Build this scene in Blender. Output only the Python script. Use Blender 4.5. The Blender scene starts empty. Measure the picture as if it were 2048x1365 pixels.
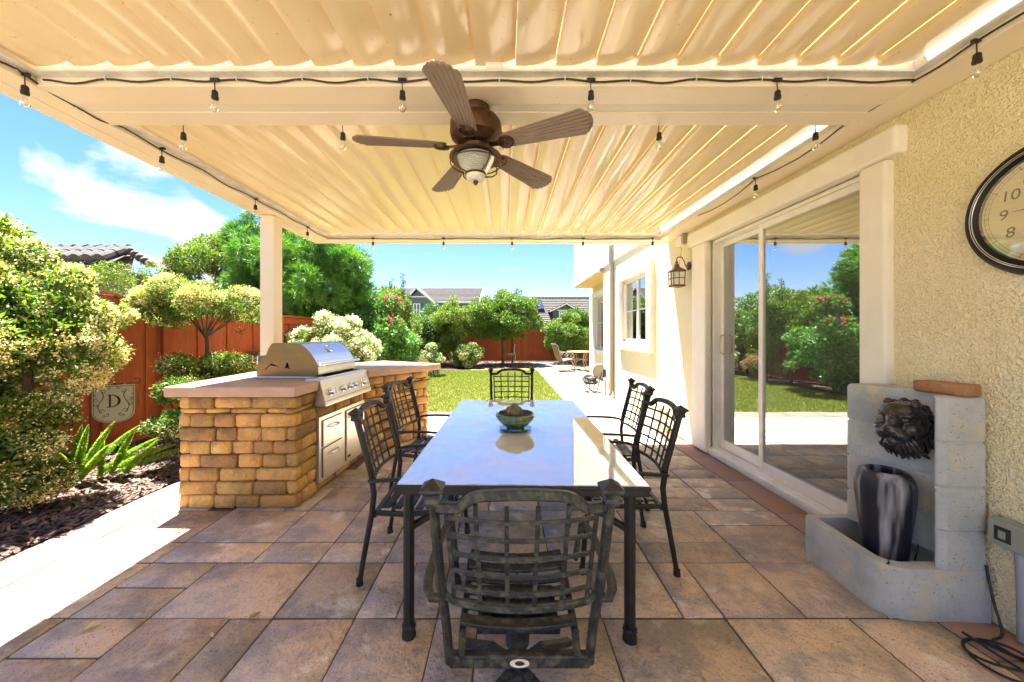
import bpy, math, random
import numpy as np
from mathutils import Vector, Matrix
R = math.radians
SC = bpy.context.scene
COL = SC.collection
random.seed(7)

# ------------------------------------------------------------------ camera, light
cam_d = bpy.data.cameras.new('camera'); cam = bpy.data.objects.new('camera', cam_d); COL.objects.link(cam)
F = 710.0; HC = 1.4
cam.location = (0, 0, HC); cam.rotation_euler = (R(90), 0, 0)
cam_d.sensor_width = 36; cam_d.lens = F / 2048 * 36
cam_d.shift_x = 14 / 2048; cam_d.shift_y = -14.5 / 2048
cam_d.clip_start = .02; cam_d.clip_end = 600
SC.camera = cam
SUN = Vector((-.18, .245, 1)).normalized()
sd = bpy.data.lights.new('sun', 'SUN'); sun = bpy.data.objects.new('sun', sd); COL.objects.link(sun)
sun.location = (-5, 6, 30)
sun.rotation_euler = SUN.to_track_quat('Z', 'Y').to_euler()
sd.energy = 2.15; sd.angle = R(.5); sd.color = (1, .965, .90)
SC.view_settings.view_transform = 'Standard'; SC.view_settings.look = 'None'
SC.view_settings.gamma = 1; SC.view_settings.use_curve_mapping = False
SC.view_settings.exposure = 3.9
SC.cycles.max_bounces = 10; SC.cycles.diffuse_bounces = 6; SC.cycles.transparent_max_bounces = 12
SC.cycles.glossy_bounces = 5; SC.cycles.caustics_reflective = False; SC.cycles.caustics_refractive = False
SC.cycles.sample_clamp_indirect = 6

W = bpy.data.worlds.new('World'); SC.world = W; W.use_nodes = True
nt = W.node_tree; nt.nodes.clear()
def N(t, typ, **k):
    n = t.nodes.new(typ)
    for a, b in k.items(): setattr(n, a, b)
    return n
wo = N(nt, 'ShaderNodeOutputWorld'); bg = N(nt, 'ShaderNodeBackground'); bg.inputs[1].default_value = .10
sky = N(nt, 'ShaderNodeTexSky', sky_type='NISHITA', sun_disc=False)
sky.sun_elevation = math.asin(SUN.z); sky.sun_rotation = math.atan2(SUN.x, SUN.y)
sky.air_density = 1.0; sky.dust_density = .5; sky.ozone_density = 2.0
hsv = N(nt, 'ShaderNodeHueSaturation'); hsv.inputs['Saturation'].default_value = 1.25; hsv.inputs['Value'].default_value = .225
wbm = N(nt, 'ShaderNodeMix', data_type='RGBA', blend_type='MULTIPLY'); wbm.inputs[0].default_value = 1; nt.links.new(sky.outputs[0], wbm.inputs[6]); wbm.inputs[7].default_value = (.88, .85, 1.0, 1)
nt.links.new(wbm.outputs[2], hsv.inputs['Color'])
# clouds: noise stretched on a flat layer, fading out towards the zenith side of each bank
tc = N(nt, 'ShaderNodeTexCoord'); sx = N(nt, 'ShaderNodeSeparateXYZ'); nt.links.new(tc.outputs['Generated'], sx.inputs[0])
def wm(op, a, b=None, clamp=False):
    m = N(nt, 'ShaderNodeMath', operation=op, use_clamp=clamp)
    for i, q in enumerate((a, b)):
        if q is None: continue
        if isinstance(q, (int, float)): m.inputs[i].default_value = q
        else: nt.links.new(q, m.inputs[i])
    return m.outputs[0]
zz = wm('ADD', wm('MAXIMUM', sx.outputs[2], 0), .12)
cx = N(nt, 'ShaderNodeCombineXYZ'); nt.links.new(wm('DIVIDE', sx.outputs[0], zz), cx.inputs[0]); nt.links.new(wm('DIVIDE', sx.outputs[1], zz), cx.inputs[1])
ns = N(nt, 'ShaderNodeTexNoise'); ns.inputs['Scale'].default_value = 2.6; ns.inputs['Detail'].default_value = 9; ns.inputs['Roughness'].default_value = .58
ns.inputs['Distortion'].default_value = .35
cm = N(nt, 'ShaderNodeMapping'); cm.inputs['Scale'].default_value = (2.2, 2.2, 4.6); nt.links.new(tc.outputs['Generated'], cm.inputs['Vector']); nt.links.new(cm.outputs[0], ns.inputs['Vector'])
def bank(px, py, power, gain):
    d = Vector(((px - 1010) / F, 1, (668 - py) / F)).normalized()
    dot = N(nt, 'ShaderNodeVectorMath', operation='DOT_PRODUCT'); nt.links.new(tc.outputs['Generated'], dot.inputs[0]); dot.inputs[1].default_value = d
    return wm('MULTIPLY', wm('POWER', wm('MAXIMUM', dot.outputs['Value'], 0), power), gain)
mask = bank(215, 372, 420, .95)
for b in ((330, 410, 420, .95), (420, 470, 520, .8), (280, 345, 900, .6), (1000, 545, 420, .5), (1085, 556, 900, .34), (830, 492, 420, .22), (60, 340, 900, .28)):
    mask = wm('ADD', mask, bank(*b))
mask = wm('MINIMUM', mask, .9)
cl = wm('MULTIPLY', wm('SUBTRACT', wm('ADD', ns.outputs[0], wm('MULTIPLY', mask, .42)), .72), 6.0, True)
mx = N(nt, 'ShaderNodeMix', data_type='RGBA'); nt.links.new(wm('MULTIPLY', cl, .85), mx.inputs[0])
nt.links.new(hsv.outputs[0], mx.inputs[6]); mx.inputs[7].default_value = (.86, .87, .9, 1)
nt.links.new(mx.outputs[2], bg.inputs[0]); nt.links.new(bg.outputs[0], wo.inputs[0])

# ------------------------------------------------------------------ helpers
def PX(x, y, Z): return Vector(((x - 1010) * Z / F, Z, HC + (668 - y) * Z / F))
WL = {}
class MB:
    def __init__(s): s.v = []; s.f = []; s.m = []; s.mi = 0
    def add(s, vs, fs):
        o = len(s.v); s.v += [tuple(p) for p in vs]; s.f += [tuple(i + o for i in f) for f in fs]; s.m += [s.mi] * len(fs); return s
    def box(s, x0, x1, y0, y1, z0, z1):
        if x0 > x1: x0, x1 = x1, x0
        if y0 > y1: y0, y1 = y1, y0
        if z0 > z1: z0, z1 = z1, z0
        return s.add([(x0,y0,z0),(x1,y0,z0),(x1,y1,z0),(x0,y1,z0),(x0,y0,z1),(x1,y0,z1),(x1,y1,z1),(x0,y1,z1)],
                     [(3,2,1,0),(4,5,6,7),(0,1,5,4),(1,2,6,5),(2,3,7,6),(3,0,4,7)])
    def bar(s, p, q, w, h, up=(0, 0, 1)):
        p = Vector(p); q = Vector(q); d = (q - p).normalized(); up = Vector(up)
        a = d.cross(up)
        if a.length < 1e-4: a = d.cross(Vector((1, 0, 0)))
        a.normalize(); b = a.cross(d).normalized(); a *= w / 2; b *= h / 2
        vs = [p-a-b, p+a-b, p+a+b, p-a+b, q-a-b, q+a-b, q+a+b, q-a+b]
        return s.add(vs, [(3,2,1,0),(4,5,6,7),(0,1,5,4),(1,2,6,5),(2,3,7,6),(3,0,4,7)][::1])
    def prism(s, poly, z0, z1):
        n = len(poly); A = sum(poly[i][0]*poly[(i+1)%n][1]-poly[(i+1)%n][0]*poly[i][1] for i in range(n))
        if A < 0: poly = poly[::-1]
        vs = [(x, y, z0) for x, y in poly] + [(x, y, z1) for x, y in poly]
        return s.add(vs, [tuple(range(n))[::-1], tuple(range(n, 2*n))] + [(i, (i+1) % n, (i+1) % n + n, i + n) for i in range(n)])
    def rail(s, pts, w, h, up=(0, 0, 1)):
        """rectangular section swept along a polyline"""
        pts = [Vector(p) for p in pts]; up = Vector(up); vs = []
        for i, p in enumerate(pts):
            d = (pts[min(i+1, len(pts)-1)] - pts[max(i-1, 0)]).normalized()
            a = d.cross(up)
            if a.length < 1e-4: a = Vector((1, 0, 0))
            a.normalize(); b = a.cross(d).normalized()
            vs += [p - a*w/2 - b*h/2, p + a*w/2 - b*h/2, p + a*w/2 + b*h/2, p - a*w/2 + b*h/2]
        fs = [(3, 2, 1, 0)]; n = len(pts)
        for i in range(n - 1):
            o = 4 * i; fs += [(o+j, o+(j+1) % 4, o+(j+1) % 4+4, o+j+4) for j in range(4)]
        o = 4 * (n - 1); fs += [(o, o+1, o+2, o+3)]
        return s.add(vs, fs)
    def tube(s, pts, r, n=8, closed=False):
        pts = [Vector(p) for p in pts]; k = len(pts); rs = r if hasattr(r, '__len__') else [r] * k
        vs = []; prev = None
        for i, p in enumerate(pts):
            if closed: d = (pts[(i+1) % k] - pts[i-1])
            else: d = (pts[min(i+1, k-1)] - pts[max(i-1, 0)])
            d.normalize()
            if prev is None:
                a = d.cross(Vector((0, 0, 1)))
                if a.length < .1: a = d.cross(Vector((1, 0, 0)))
            else: a = prev - d * prev.dot(d)
            a.normalize(); prev = a; b = d.cross(a)
            vs += [p + (a * math.cos(2*math.pi*j/n) + b * math.sin(2*math.pi*j/n)) * rs[i] for j in range(n)]
        fs = []
        for i in range(k if closed else k - 1):
            o = i * n; q = ((i + 1) % k) * n
            fs += [(o+j, o+(j+1) % n, q+(j+1) % n, q+j) for j in range(n)]
        if not closed: fs += [tuple(range(n))[::-1], tuple(range((k-1)*n, k*n))]
        return s.add(vs, fs)
    def lathe(s, prof, c=(0, 0, 0), n=24, sx=1, sy=1):
        vs = []; fs = []
        for r, z in prof:
            vs += [(c[0] + max(r, 1e-4)*sx*math.cos(2*math.pi*j/n), c[1] + max(r, 1e-4)*sy*math.sin(2*math.pi*j/n), c[2] + z) for j in range(n)]
        for i in range(len(prof) - 1):
            fs += [(i*n+j, i*n+(j+1) % n, (i+1)*n+(j+1) % n, (i+1)*n+j) for j in range(n)]
        return s.add(vs, fs)
    def ball(s, c, r, n=12, m=8):
        r = r if hasattr(r, '__len__') else (r, r, r)
        vs = []; fs = []
        for i in range(m + 1):
            t = math.pi * i / m
            for j in range(n):
                p = 2*math.pi*j/n; vs.append((c[0]+r[0]*math.sin(t)*math.cos(p), c[1]+r[1]*math.sin(t)*math.sin(p), c[2]-r[2]*math.cos(t)))
        for i in range(m): fs += [(i*n+j, i*n+(j+1) % n, (i+1)*n+(j+1) % n, (i+1)*n+j) for j in range(n)]
        return s.add(vs, fs)
    def xform(s, mtx):
        s.v = [tuple(mtx @ Vector(p)) for p in s.v]; return s
    def build(s, name, mat, parent=None, smooth=False, bevel=0, seg=2, angle=35):
        me = bpy.data.meshes.new(name); vs = s.v
        if parent is not None and parent.name in WL:
            l = WL[parent.name]; vs = [(x-l[0], y-l[1], z-l[2]) for x, y, z in vs]
        me.from_pydata(vs, [], s.f)
        for m_ in (mat if isinstance(mat, (list, tuple)) else [mat]): me.materials.append(m_)
        if max(s.m, default=0): me.polygons.foreach_set('material_index', s.m)
        if smooth:
            me.polygons.foreach_set('use_smooth', [True] * len(me.polygons)); me.set_sharp_from_angle(angle=R(angle))
        me.update()
        o = link(name, me, parent)
        if bevel:
            b = o.modifiers.new('bevel', 'BEVEL'); b.width = bevel; b.segments = seg; b.limit_method = 'ANGLE'; b.angle_limit = R(40)
        return o
def link(name, me, parent=None):
    o = bpy.data.objects.new(name, me); COL.objects.link(o)
    if parent is not None:
        o.parent = parent
        if parent.name in WL: WL[o.name] = WL[parent.name]
    return o
def tag(o, label=None, cat=None, group=None, kind=None):
    if label: o['label'] = label
    if cat: o['category'] = cat
    if group: o['group'] = group
    if kind: o['kind'] = kind
    return o
def thing(name, label, cat, loc=(0, 0, 0), rz=0, group=None, world=False):
    o = bpy.data.objects.new(name, None); COL.objects.link(o); o.empty_display_size = .1
    o.location = loc; o.rotation_euler = (0, 0, rz)
    if world: WL[o.name] = tuple(loc)
    return tag(o, label, cat, group)
def struct(o): o['kind'] = 'structure'; return o
def copy_tree(o, parent=None):
    c = o.copy(); COL.objects.link(c)
    if parent is not None: c.parent = parent; c.matrix_parent_inverse = o.matrix_parent_inverse.copy()
    for ch in [q for q in bpy.data.objects if q.parent == o]: copy_tree(ch, c)
    return c

# ------------------------------------------------------------------ materials
def mat(name, col, col2=None, scale=4, rough=.6, rough2=None, metal=0, bump=0, bscale=40, stretch=(1, 1, 1), rand=0, coat=0, detail=6,
        thresh=(.35, .65), island=0, trans=0, third=None, spec=None, bdist=.01, voro=0, speck=None):
    m = bpy.data.materials.new(name); m.use_nodes = True; t = m.node_tree; t.nodes.clear()
    out = N(t, 'ShaderNodeOutputMaterial'); p = N(t, 'ShaderNodeBsdfPrincipled')
    L = t.links.new; c3 = lambda c: (c[0], c[1], c[2], 1)
    p.inputs['Base Color'].default_value = c3(col); p.inputs['Roughness'].default_value = rough; p.inputs['Metallic'].default_value = metal
    if coat: p.inputs['Coat Weight'].default_value = coat; p.inputs['Coat Roughness'].default_value = .08
    if spec is not None: p.inputs['Specular IOR Level'].default_value = spec
    geo = N(t, 'ShaderNodeNewGeometry'); oi = N(t, 'ShaderNodeObjectInfo')
    mp = N(t, 'ShaderNodeMapping'); mp.inputs['Scale'].default_value = stretch
    src = geo.outputs['Position']
    if rand:
        ad = N(t, 'ShaderNodeVectorMath', operation='MULTIPLY_ADD'); cb = N(t, 'ShaderNodeCombineXYZ')
        for i in range(3): L(oi.outputs['Random'], cb.inputs[i])
        L(cb.outputs[0], ad.inputs[0]); ad.inputs[1].default_value = (37, 53, 71); L(src, ad.inputs[2]); src = ad.outputs[0]
    L(src, mp.inputs['Vector'])
    color = None
    if col2 is not None:
        nz = N(t, 'ShaderNodeTexNoise'); nz.inputs['Scale'].default_value = scale; nz.inputs['Detail'].default_value = detail; nz.inputs['Roughness'].default_value = .6 if detail < 10 else .72
        L(mp.outputs[0], nz.inputs['Vector'])
        rp = N(t, 'ShaderNodeMapRange'); rp.inputs['From Min'].default_value = thresh[0]; rp.inputs['From Max'].default_value = thresh[1]; L(nz.outputs[0], rp.inputs['Value'])
        mi = N(t, 'ShaderNodeMix', data_type='RGBA'); L(rp.outputs[0], mi.inputs[0]); mi.inputs[6].default_value = c3(col); mi.inputs[7].default_value = c3(col2)
        color = mi.outputs[2]
        if rough2 is not None:
            rr = N(t, 'ShaderNodeMapRange'); L(rp.outputs[0], rr.inputs['Value']); rr.inputs['To Min'].default_value = rough; rr.inputs['To Max'].default_value = rough2
            L(rr.outputs[0], p.inputs['Roughness'])
    if third is not None:   # (colour, scale, low, high)
        nz = N(t, 'ShaderNodeTexNoise'); nz.inputs['Scale'].default_value = third[1]; nz.inputs['Detail'].default_value = 5; L(mp.outputs[0], nz.inputs['Vector'])
        rp = N(t, 'ShaderNodeMapRange'); rp.inputs['From Min'].default_value = third[2]; rp.inputs['From Max'].default_value = third[3]; L(nz.outputs[0], rp.inputs['Value'])
        mi = N(t, 'ShaderNodeMix', data_type='RGBA'); L(rp.outputs[0], mi.inputs[0])
        if color is not None: L(color, mi.inputs[6])
        else: mi.inputs[6].default_value = c3(col)
        mi.inputs[7].default_value = c3(third[0]); color = mi.outputs[2]
    if speck is not None:   # (colour, scale, low, high): fine specks
        nz = N(t, 'ShaderNodeTexNoise'); nz.inputs['Scale'].default_value = speck[1]; nz.inputs['Detail'].default_value = 2; L(src, nz.inputs['Vector'])
        rp = N(t, 'ShaderNodeMapRange'); rp.inputs['From Min'].default_value = speck[2]; rp.inputs['From Max'].default_value = speck[3]; L(nz.outputs[0], rp.inputs['Value'])
        mi = N(t, 'ShaderNodeMix', data_type='RGBA'); L(rp.outputs[0], mi.inputs[0])
        if color is not None: L(color, mi.inputs[6])
        else: mi.inputs[6].default_value = c3(col)
        mi.inputs[7].default_value = c3(speck[0]); color = mi.outputs[2]
    if rand or island:
        h = N(t, 'ShaderNodeHueSaturation')
        def vary(srcs, lo, hi, inp):
            r = N(t, 'ShaderNodeMapRange'); L(srcs, r.inputs['Value']); r.inputs['To Min'].default_value = lo; r.inputs['To Max'].default_value = hi; L(r.outputs[0], h.inputs[inp])
        s_ = geo.outputs['Random Per Island'] if island else oi.outputs['Random']; k = island or rand
        vary(s_, 1 - k, 1 + k, 'Value')
        w = N(t, 'ShaderNodeMath', operation='FRACT'); w2 = N(t, 'ShaderNodeMath', operation='MULTIPLY'); L(s_, w2.inputs[0]); w2.inputs[1].default_value = 7.31; L(w2.outputs[0], w.inputs[0])
        kh = k if island else k*.25
        vary(w.outputs[0], .5 - .035 * kh / .3, .5 + .03 * kh / .3, 'Hue')
        if color is not None: L(color, h.inputs['Color'])
        else: h.inputs['Color'].default_value = c3(col)
        color = h.outputs[0]
    if color is not None: L(color, p.inputs['Base Color'])
    if bump:
        if voro:
            bt = N(t, 'ShaderNodeTexVoronoi'); bt.feature = 'SMOOTH_F1'; bt.inputs['Scale'].default_value = bscale; bo = bt.outputs['Distance']
            n2 = N(t, 'ShaderNodeTexNoise'); n2.inputs['Scale'].default_value = bscale * .5; n2.inputs['Detail'].default_value = 3; L(mp.outputs[0], n2.inputs['Vector'])
            av = N(t, 'ShaderNodeVectorMath', operation='MULTIPLY_ADD'); L(n2.outputs['Color'], av.inputs[0]); av.inputs[1].default_value = (.05, .05, .05); L(mp.outputs[0], av.inputs[2])
            L(av.outputs[0], bt.inputs['Vector'])
        else:
            bt = N(t, 'ShaderNodeTexNoise'); bt.inputs['Scale'].default_value = bscale; bt.inputs['Detail'].default_value = 5; L(mp.outputs[0], bt.inputs['Vector']); bo = bt.outputs[0]
        b = N(t, 'ShaderNodeBump'); b.inputs['Strength'].default_value = bump; b.inputs['Distance'].default_value = bdist
        L(bo, b.inputs['Height']); L(b.outputs[0], p.inputs['Normal'])
    sh = p.outputs[0]
    if trans:
        tr = N(t, 'ShaderNodeBsdfTranslucent'); mxs = N(t, 'ShaderNodeMixShader'); mxs.inputs[0].default_value = trans
        if color is not None:
            g = N(t, 'ShaderNodeMix', data_type='RGBA', blend_type='MULTIPLY'); g.inputs[0].default_value = 1; L(color, g.inputs[6]); g.inputs[7].default_value = (1.3, 1.5, .6, 1); L(g.outputs[2], tr.inputs[0])
        else: tr.inputs[0].default_value = c3(col)
        L(sh, mxs.inputs[1]); L(tr.outputs[0], mxs.inputs[2]); sh = mxs.outputs[0]
    L(sh, out.inputs[0])
    return m
def glass_mat(name, refl=.35, tint=(.75, .82, .8), rough=0.0, ior=1.5, smear=0):
    m = bpy.data.materials.new(name); m.use_nodes = True; t = m.node_tree; t.nodes.clear(); L = t.links.new
    out = N(t, 'ShaderNodeOutputMaterial'); g = N(t, 'ShaderNodeBsdfGlossy'); g.inputs['Roughness'].default_value = rough; g.inputs[0].default_value = (.93, .98, .96, 1)
    tr = N(t, 'ShaderNodeBsdfTransparent'); tr.inputs[0].default_value = (*tint, 1)
    fr = N(t, 'ShaderNodeFresnel'); fr.inputs[0].default_value = ior
    ma = N(t, 'ShaderNodeMath', operation='MULTIPLY_ADD', use_clamp=True); L(fr.outputs[0], ma.inputs[0]); ma.inputs[1].default_value = 1.3; ma.inputs[2].default_value = refl
    x = N(t, 'ShaderNodeMixShader'); L(ma.outputs[0], x.inputs[0]); L(tr.outputs[0], x.inputs[1]); L(g.outputs[0], x.inputs[2])
    if smear:
        n = N(t, 'ShaderNodeTexNoise'); n.inputs['Scale'].default_value = 2.2; b = N(t, 'ShaderNodeBump'); b.inputs['Strength'].default_value = smear; b.inputs['Distance'].default_value = .004
        geo = N(t, 'ShaderNodeNewGeometry'); L(geo.outputs['Position'], n.inputs['Vector']); L(n.outputs[0], b.inputs['Height']); L(b.outputs[0], g.inputs['Normal'])
    L(x.outputs[0], out.inputs[0]); return m
def emit(name, col, s):
    m = bpy.data.materials.new(name); m.use_nodes = True; t = m.node_tree; t.nodes.clear()
    o = N(t, 'ShaderNodeOutputMaterial'); e = N(t, 'ShaderNodeEmission'); e.inputs[0].default_value = (*col, 1); e.inputs[1].default_value = s; t.links.new(e.outputs[0], o.inputs[0]); return m

m_louver = mat('louver_paint', (.87, .73, .45), (.84, .68, .40), scale=2.5, rough=.13, rough2=.22, coat=.25, bump=.12, bscale=3.0, stretch=(2.2, .5, 1), bdist=.02, speck=(.38, .24, .1, 0)[:3] and ((.42, .27, .12), 55, .70, .78))
m_beam = mat('beam_paint', (.85, .75, .56), (.82, .71, .51), scale=1.6, rough=.38, bump=.04, bscale=6, speck=((.45, .33, .18), 60, .72, .8))
m_rail = mat('rail_metal', (.8, .8, .78), (.6, .58, .52), scale=9, rough=.4)
m_post = mat('post_paint', (.78, .70, .54), rough=.5)
m_stucco = mat('stucco_wall', (.93, .86, .58), (.91, .81, .49), scale=3.2, rough=.9, bump=1.0, bscale=78, voro=1, bdist=.015, speck=((.76, .60, .30), 95, .58, .72))
m_trim = mat('stucco_trim', (.88, .85, .74), (.84, .79, .66), scale=5, rough=.85, bump=.45, bscale=160, bdist=.004)
m_vinyl = mat('white_vinyl', (.88, .87, .80), (.82, .78, .66), scale=7, rough=.35)
m_soffit = mat('eave_soffit', (.72, .52, .24), rough=.8)
m_paver = mat('paver_stone', (.64, .50, .365), (.36, .315, .275), scale=3.4, rough=.8, rough2=.6, bump=1.0, bscale=26, rand=.24, detail=14, thresh=(.43, .57), third=((.74, .69, .62), 5.5, .60, .72), bdist=.02, speck=((.15, .10, .075), 130, .62, .70))
m_joint = mat('joint_sand', (.15, .11, .075), (.10, .075, .05), scale=40, rough=.95)
m_band = mat('border_concrete', (.38, .225, .165), (.32, .22, .17), scale=4, rough=.85, bump=.3, bscale=120, bdist=.003, rand=.05)
m_pale = mat('pale_border_concrete', (.25, .21, .165), (.2, .165, .13), scale=4, rough=.85, bump=.3, bscale=120, bdist=.003)
m_walk = mat('walkway_paver', (.25, .185, .145), (.19, .14, .11), scale=4, rough=.85, bump=.4, bscale=30, rand=.1)
m_brick = mat('island_stone', (.55, .31, .085), (.22, .145, .085), scale=7, rough=.9, bump=1, bscale=42, rand=.33, detail=12, thresh=(.45, .72), bdist=.014, third=((.60, .36, .13), 9, .55, .7), speck=((.66, .50, .3), 230, .68, .76))
m_mortar = mat('island_core', (.14, .085, .04), rough=.95)
m_slab = mat('countertop_concrete', (.50, .34, .23), (.43, .27, .17), scale=6, rough=.45, bump=.15, bscale=30, thresh=(.3, .7))
def steel(name, c=(.70, .67, .62), r=.24, st=(1, 1, 60)):
    return mat(name, c, tuple(x*.86 for x in c), scale=3, rough=r, metal=1, stretch=st, bump=.05, bscale=14, bdist=.002)
m_steel = steel('brushed_steel', (.74, .72, .68), .36); m_steelside = steel('brown_side_steel', (.20, .13, .065), .34, (3, 1, 9)); m_chrome = mat('chrome', (.75, .74, .72), rough=.12, metal=1)  # grill sides: browner, darker steel than the hood
m_cab = mat('cabinet_steel', (.74, .70, .62), (.70, .65, .56), scale=2, rough=.33, metal=.75, stretch=(1, 1, 30))
m_dark = mat('dark_plastic', (.025, .024, .022), rough=.5)
m_black = mat('black_rubber', (.018, .018, .018), rough=.55)
m_iron = mat('chair_metal', (.016, .0155, .0145), (.035, .035, .032), scale=14, rough=.38, rough2=.6, metal=.35, bump=.12, bscale=60)
m_irond = mat('weathered_chair_metal', (.026, .030, .032), (.115, .115, .085), scale=34, rough=.42, rough2=.75, metal=.25, bump=.25, bscale=90, thresh=(.48, .68))
m_tglass = glass_mat('table_glass', .60, (.30, .33, .33), rough=.006)
m_dglass = glass_mat('door_glass', .40, (.72, .80, .76), smear=.12)
m_wglass = glass_mat('window_glass', .35, (.5, .6, .55), smear=.2)
def film(m, k, c):
    t = m.node_tree; o = [n for n in t.nodes if n.type == 'OUTPUT_MATERIAL'][0]; src = o.inputs[0].links[0].from_socket
    d = N(t, 'ShaderNodeBsdfDiffuse'); d.inputs[0].default_value = (*c, 1); x = N(t, 'ShaderNodeMixShader')
    n = N(t, 'ShaderNodeTexNoise'); n.inputs['Scale'].default_value = 3.5; n.inputs['Detail'].default_value = 8; g_ = N(t, 'ShaderNodeNewGeometry'); t.links.new(g_.outputs['Position'], n.inputs['Vector'])
    q = N(t, 'ShaderNodeMapRange'); q.inputs['To Min'].default_value = k*.65; q.inputs['To Max'].default_value = k*1.35; q.inputs['From Min'].default_value = .3; q.inputs['From Max'].default_value = .7; t.links.new(n.outputs[0], q.inputs['Value'])
    t.links.new(q.outputs[0], x.inputs[0]); t.links.new(src, x.inputs[1]); t.links.new(d.outputs[0], x.inputs[2]); t.links.new(x.outputs[0], o.inputs[0])
film(m_tglass, .42, (.88, .90, .92)); film(m_dglass, .05, (.6, .62, .6))
m_bulb = glass_mat('bulb_glass', .12, (.95, .93, .88))
m_lamp = mat('fan_lamp_glass', (.60, .62, .52), rough=.08); m_lamp.node_tree.nodes['Principled BSDF'].inputs['Transmission Weight'].default_value = .45
m_bronze = mat('bronze', (.065, .032, .018), (.13, .07, .04), scale=18, rough=.35, metal=.75, rough2=.5)
m_bronze_l = mat('lantern_copper', (.14, .06, .03), (.19, .095, .055), scale=30, rough=.45, metal=.6)
m_blade = mat('fan_blade', (.27, .205, .15), (.22, .165, .12), scale=5, rough=.5)
m_wood = mat('fence_stain', (.46, .105, .022), (.34, .07, .016), scale=6, rough=.75, stretch=(6, 6, .7), bump=.4, bscale=24, rand=.12, thresh=(.3, .7))
m_mulch = mat('mulch_soil', (.085, .045, .03), (.05, .028, .02), scale=20, rough=1, bump=.8, bscale=60)
m_chip = mat('bark_chip', (.20, .14, .11), (.12, .08, .06), scale=5, rough=.95, island=.55)
m_lawn = mat('lawn_turf', (.21, .215, .038), (.165, .185, .028), scale=1.3, rough=.95, bump=1, bscale=160, bdist=.02, third=((.21, .20, .06), 28, .5, .75))
m_blade_g = mat('grass_blade', (.20, .23, .038), rough=.8, island=.35, trans=.25)
m_earth = mat('distant_ground', (.20, .19, .09), (.15, .15, .07), scale=.3, rough=1)
m_fount = mat('cast_concrete', (.53, .56, .53), (.36, .41, .42), scale=3.6, detail=12, rough=.85, bump=.5, bscale=45, third=((.58, .53, .36), 7, .56, .72), speck=((.14, .14, .12), 110, .66, .72), bdist=.004)
m_lion = mat('black_glazed_cast', (.018, .017, .016), (.03, .03, .03), scale=14, rough=.2, bump=.15, bscale=40, coat=.3)
m_vase = mat('mottled_glaze', (.014, .018, .026), (.34, .34, .36), scale=3.0, detail=3, rough=.4, rough2=.55, stretch=(3.4, 3.4, .3), thresh=(.48, .62), bump=.2, bscale=80)
m_oldbrick = mat('old_brick', (.42, .17, .07), (.34, .22, .11), scale=14, rough=.9, bump=.8, bscale=60, third=((.45, .26, .12), 22, .5, .7))
m_box = mat('outlet_grey_paint', (.30, .34, .28), rough=.5, bump=.05)
m_cond = mat('conduit_grey', (.27, .31, .34), (.36, .38, .38), scale=12, rough=.55)
m_face = mat('clock_face_paper', (.74, .68, .44), (.70, .63, .38), scale=3, rough=.35)
m_clockrim = mat('clock_rim', (.010, .010, .010), rough=.45, spec=.3)
m_num = mat('clock_print', (.12, .11, .05), rough=.6)
m_silver = mat('silver_line', (.6, .58, .5), rough=.3, metal=.6)
m_glaze = mat('green_pot_glaze', (.03, .13, .075), (.16, .22, .10), scale=5, rough=.1, coat=.6, stretch=(5, 5, .8), third=((.012, .055, .05), 4, .5, .7))
m_soil = mat('potting_soil', (.09, .035, .02), rough=1, bump=.8, bscale=150)
m_cact = mat('dry_succulent', (.16, .14, .07), (.24, .20, .11), scale=90, rough=.9, bump=1, bscale=200)
m_flag = mat('flag_cloth', (.62, .58, .48), (.55, .50, .40), scale=8, rough=.9)
m_ink = mat('flag_ink', (.02, .018, .016), rough=.8)
m_white = mat('white_paint', (.8, .8, .76), rough=.5)
m_frost = mat('frosted_glass', (.8, .78, .7), rough=.5)
m_beige = mat('beige_metal', (.34, .29, .21), rough=.5)
m_sling = mat('sling_fabric', (.20, .15, .10), rough=.9, bump=.3, bscale=200)
m_brass = mat('brass', (.65, .48, .2), rough=.3, metal=1)
m_room = mat('room_wall', (.16, .15, .12), rough=.9); m_floorin = mat('room_floor', (.10, .065, .04), rough=.4); m_cabin = mat('kitchen_cabinet', (.05, .05, .045), rough=.5)
m_gwall = mat('grey_siding', (.12, .135, .145), rough=.85); m_gwall2 = mat('taupe_siding', (.10, .09, .07), rough=.85)
m_roof = mat('roof_tile', (.105, .09, .08), (.075, .063, .055), scale=2.2, rough=.9, stretch=(1, 1, 6), bump=.5, bscale=3)
m_rooft = mat('barrel_tile', (.055, .045, .042), (.095, .078, .07), scale=3, rough=.85)
m_dwall = mat('brown_stucco', (.20, .14, .09), rough=.9)
m_blue = mat('blue_shutter', (.05, .10, .16), rough=.6); m_solar = mat('solar_panel', (.02, .03, .06), rough=.15)
m_pane = mat('far_pane', (.08, .12, .14), rough=.1, spec=.8)
m_bark = mat('bark', (.13, .085, .055), (.08, .05, .035), scale=12, rough=.95, bump=.7, bscale=40, stretch=(3, 3, .6))
def leafm(name, c, c2, isl=.35, tr=.3, rough=.45, sc=1.2): return mat(name, c, c2, scale=sc, rough=rough, island=isl, trans=tr, thresh=(.35, .65))
m_lprivet = leafm('privet_leaf', (0.172, 0.231, 0.026), (0.077, 0.146, 0.026), tr=.38)
m_blossom = mat('cream_blossom', (.82, .76, .46), (.76, .62, .26), scale=2.0, rough=.8, island=.25, trans=.2)
m_lpodo = leafm('fern_pine_needle', (0.172, 0.343, 0.043), (0.060, 0.181, 0.039), isl=.35, tr=.3)
m_lbright = leafm('bright_leaf', (0.215, 0.283, 0.039), (0.129, 0.205, 0.034))
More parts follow.
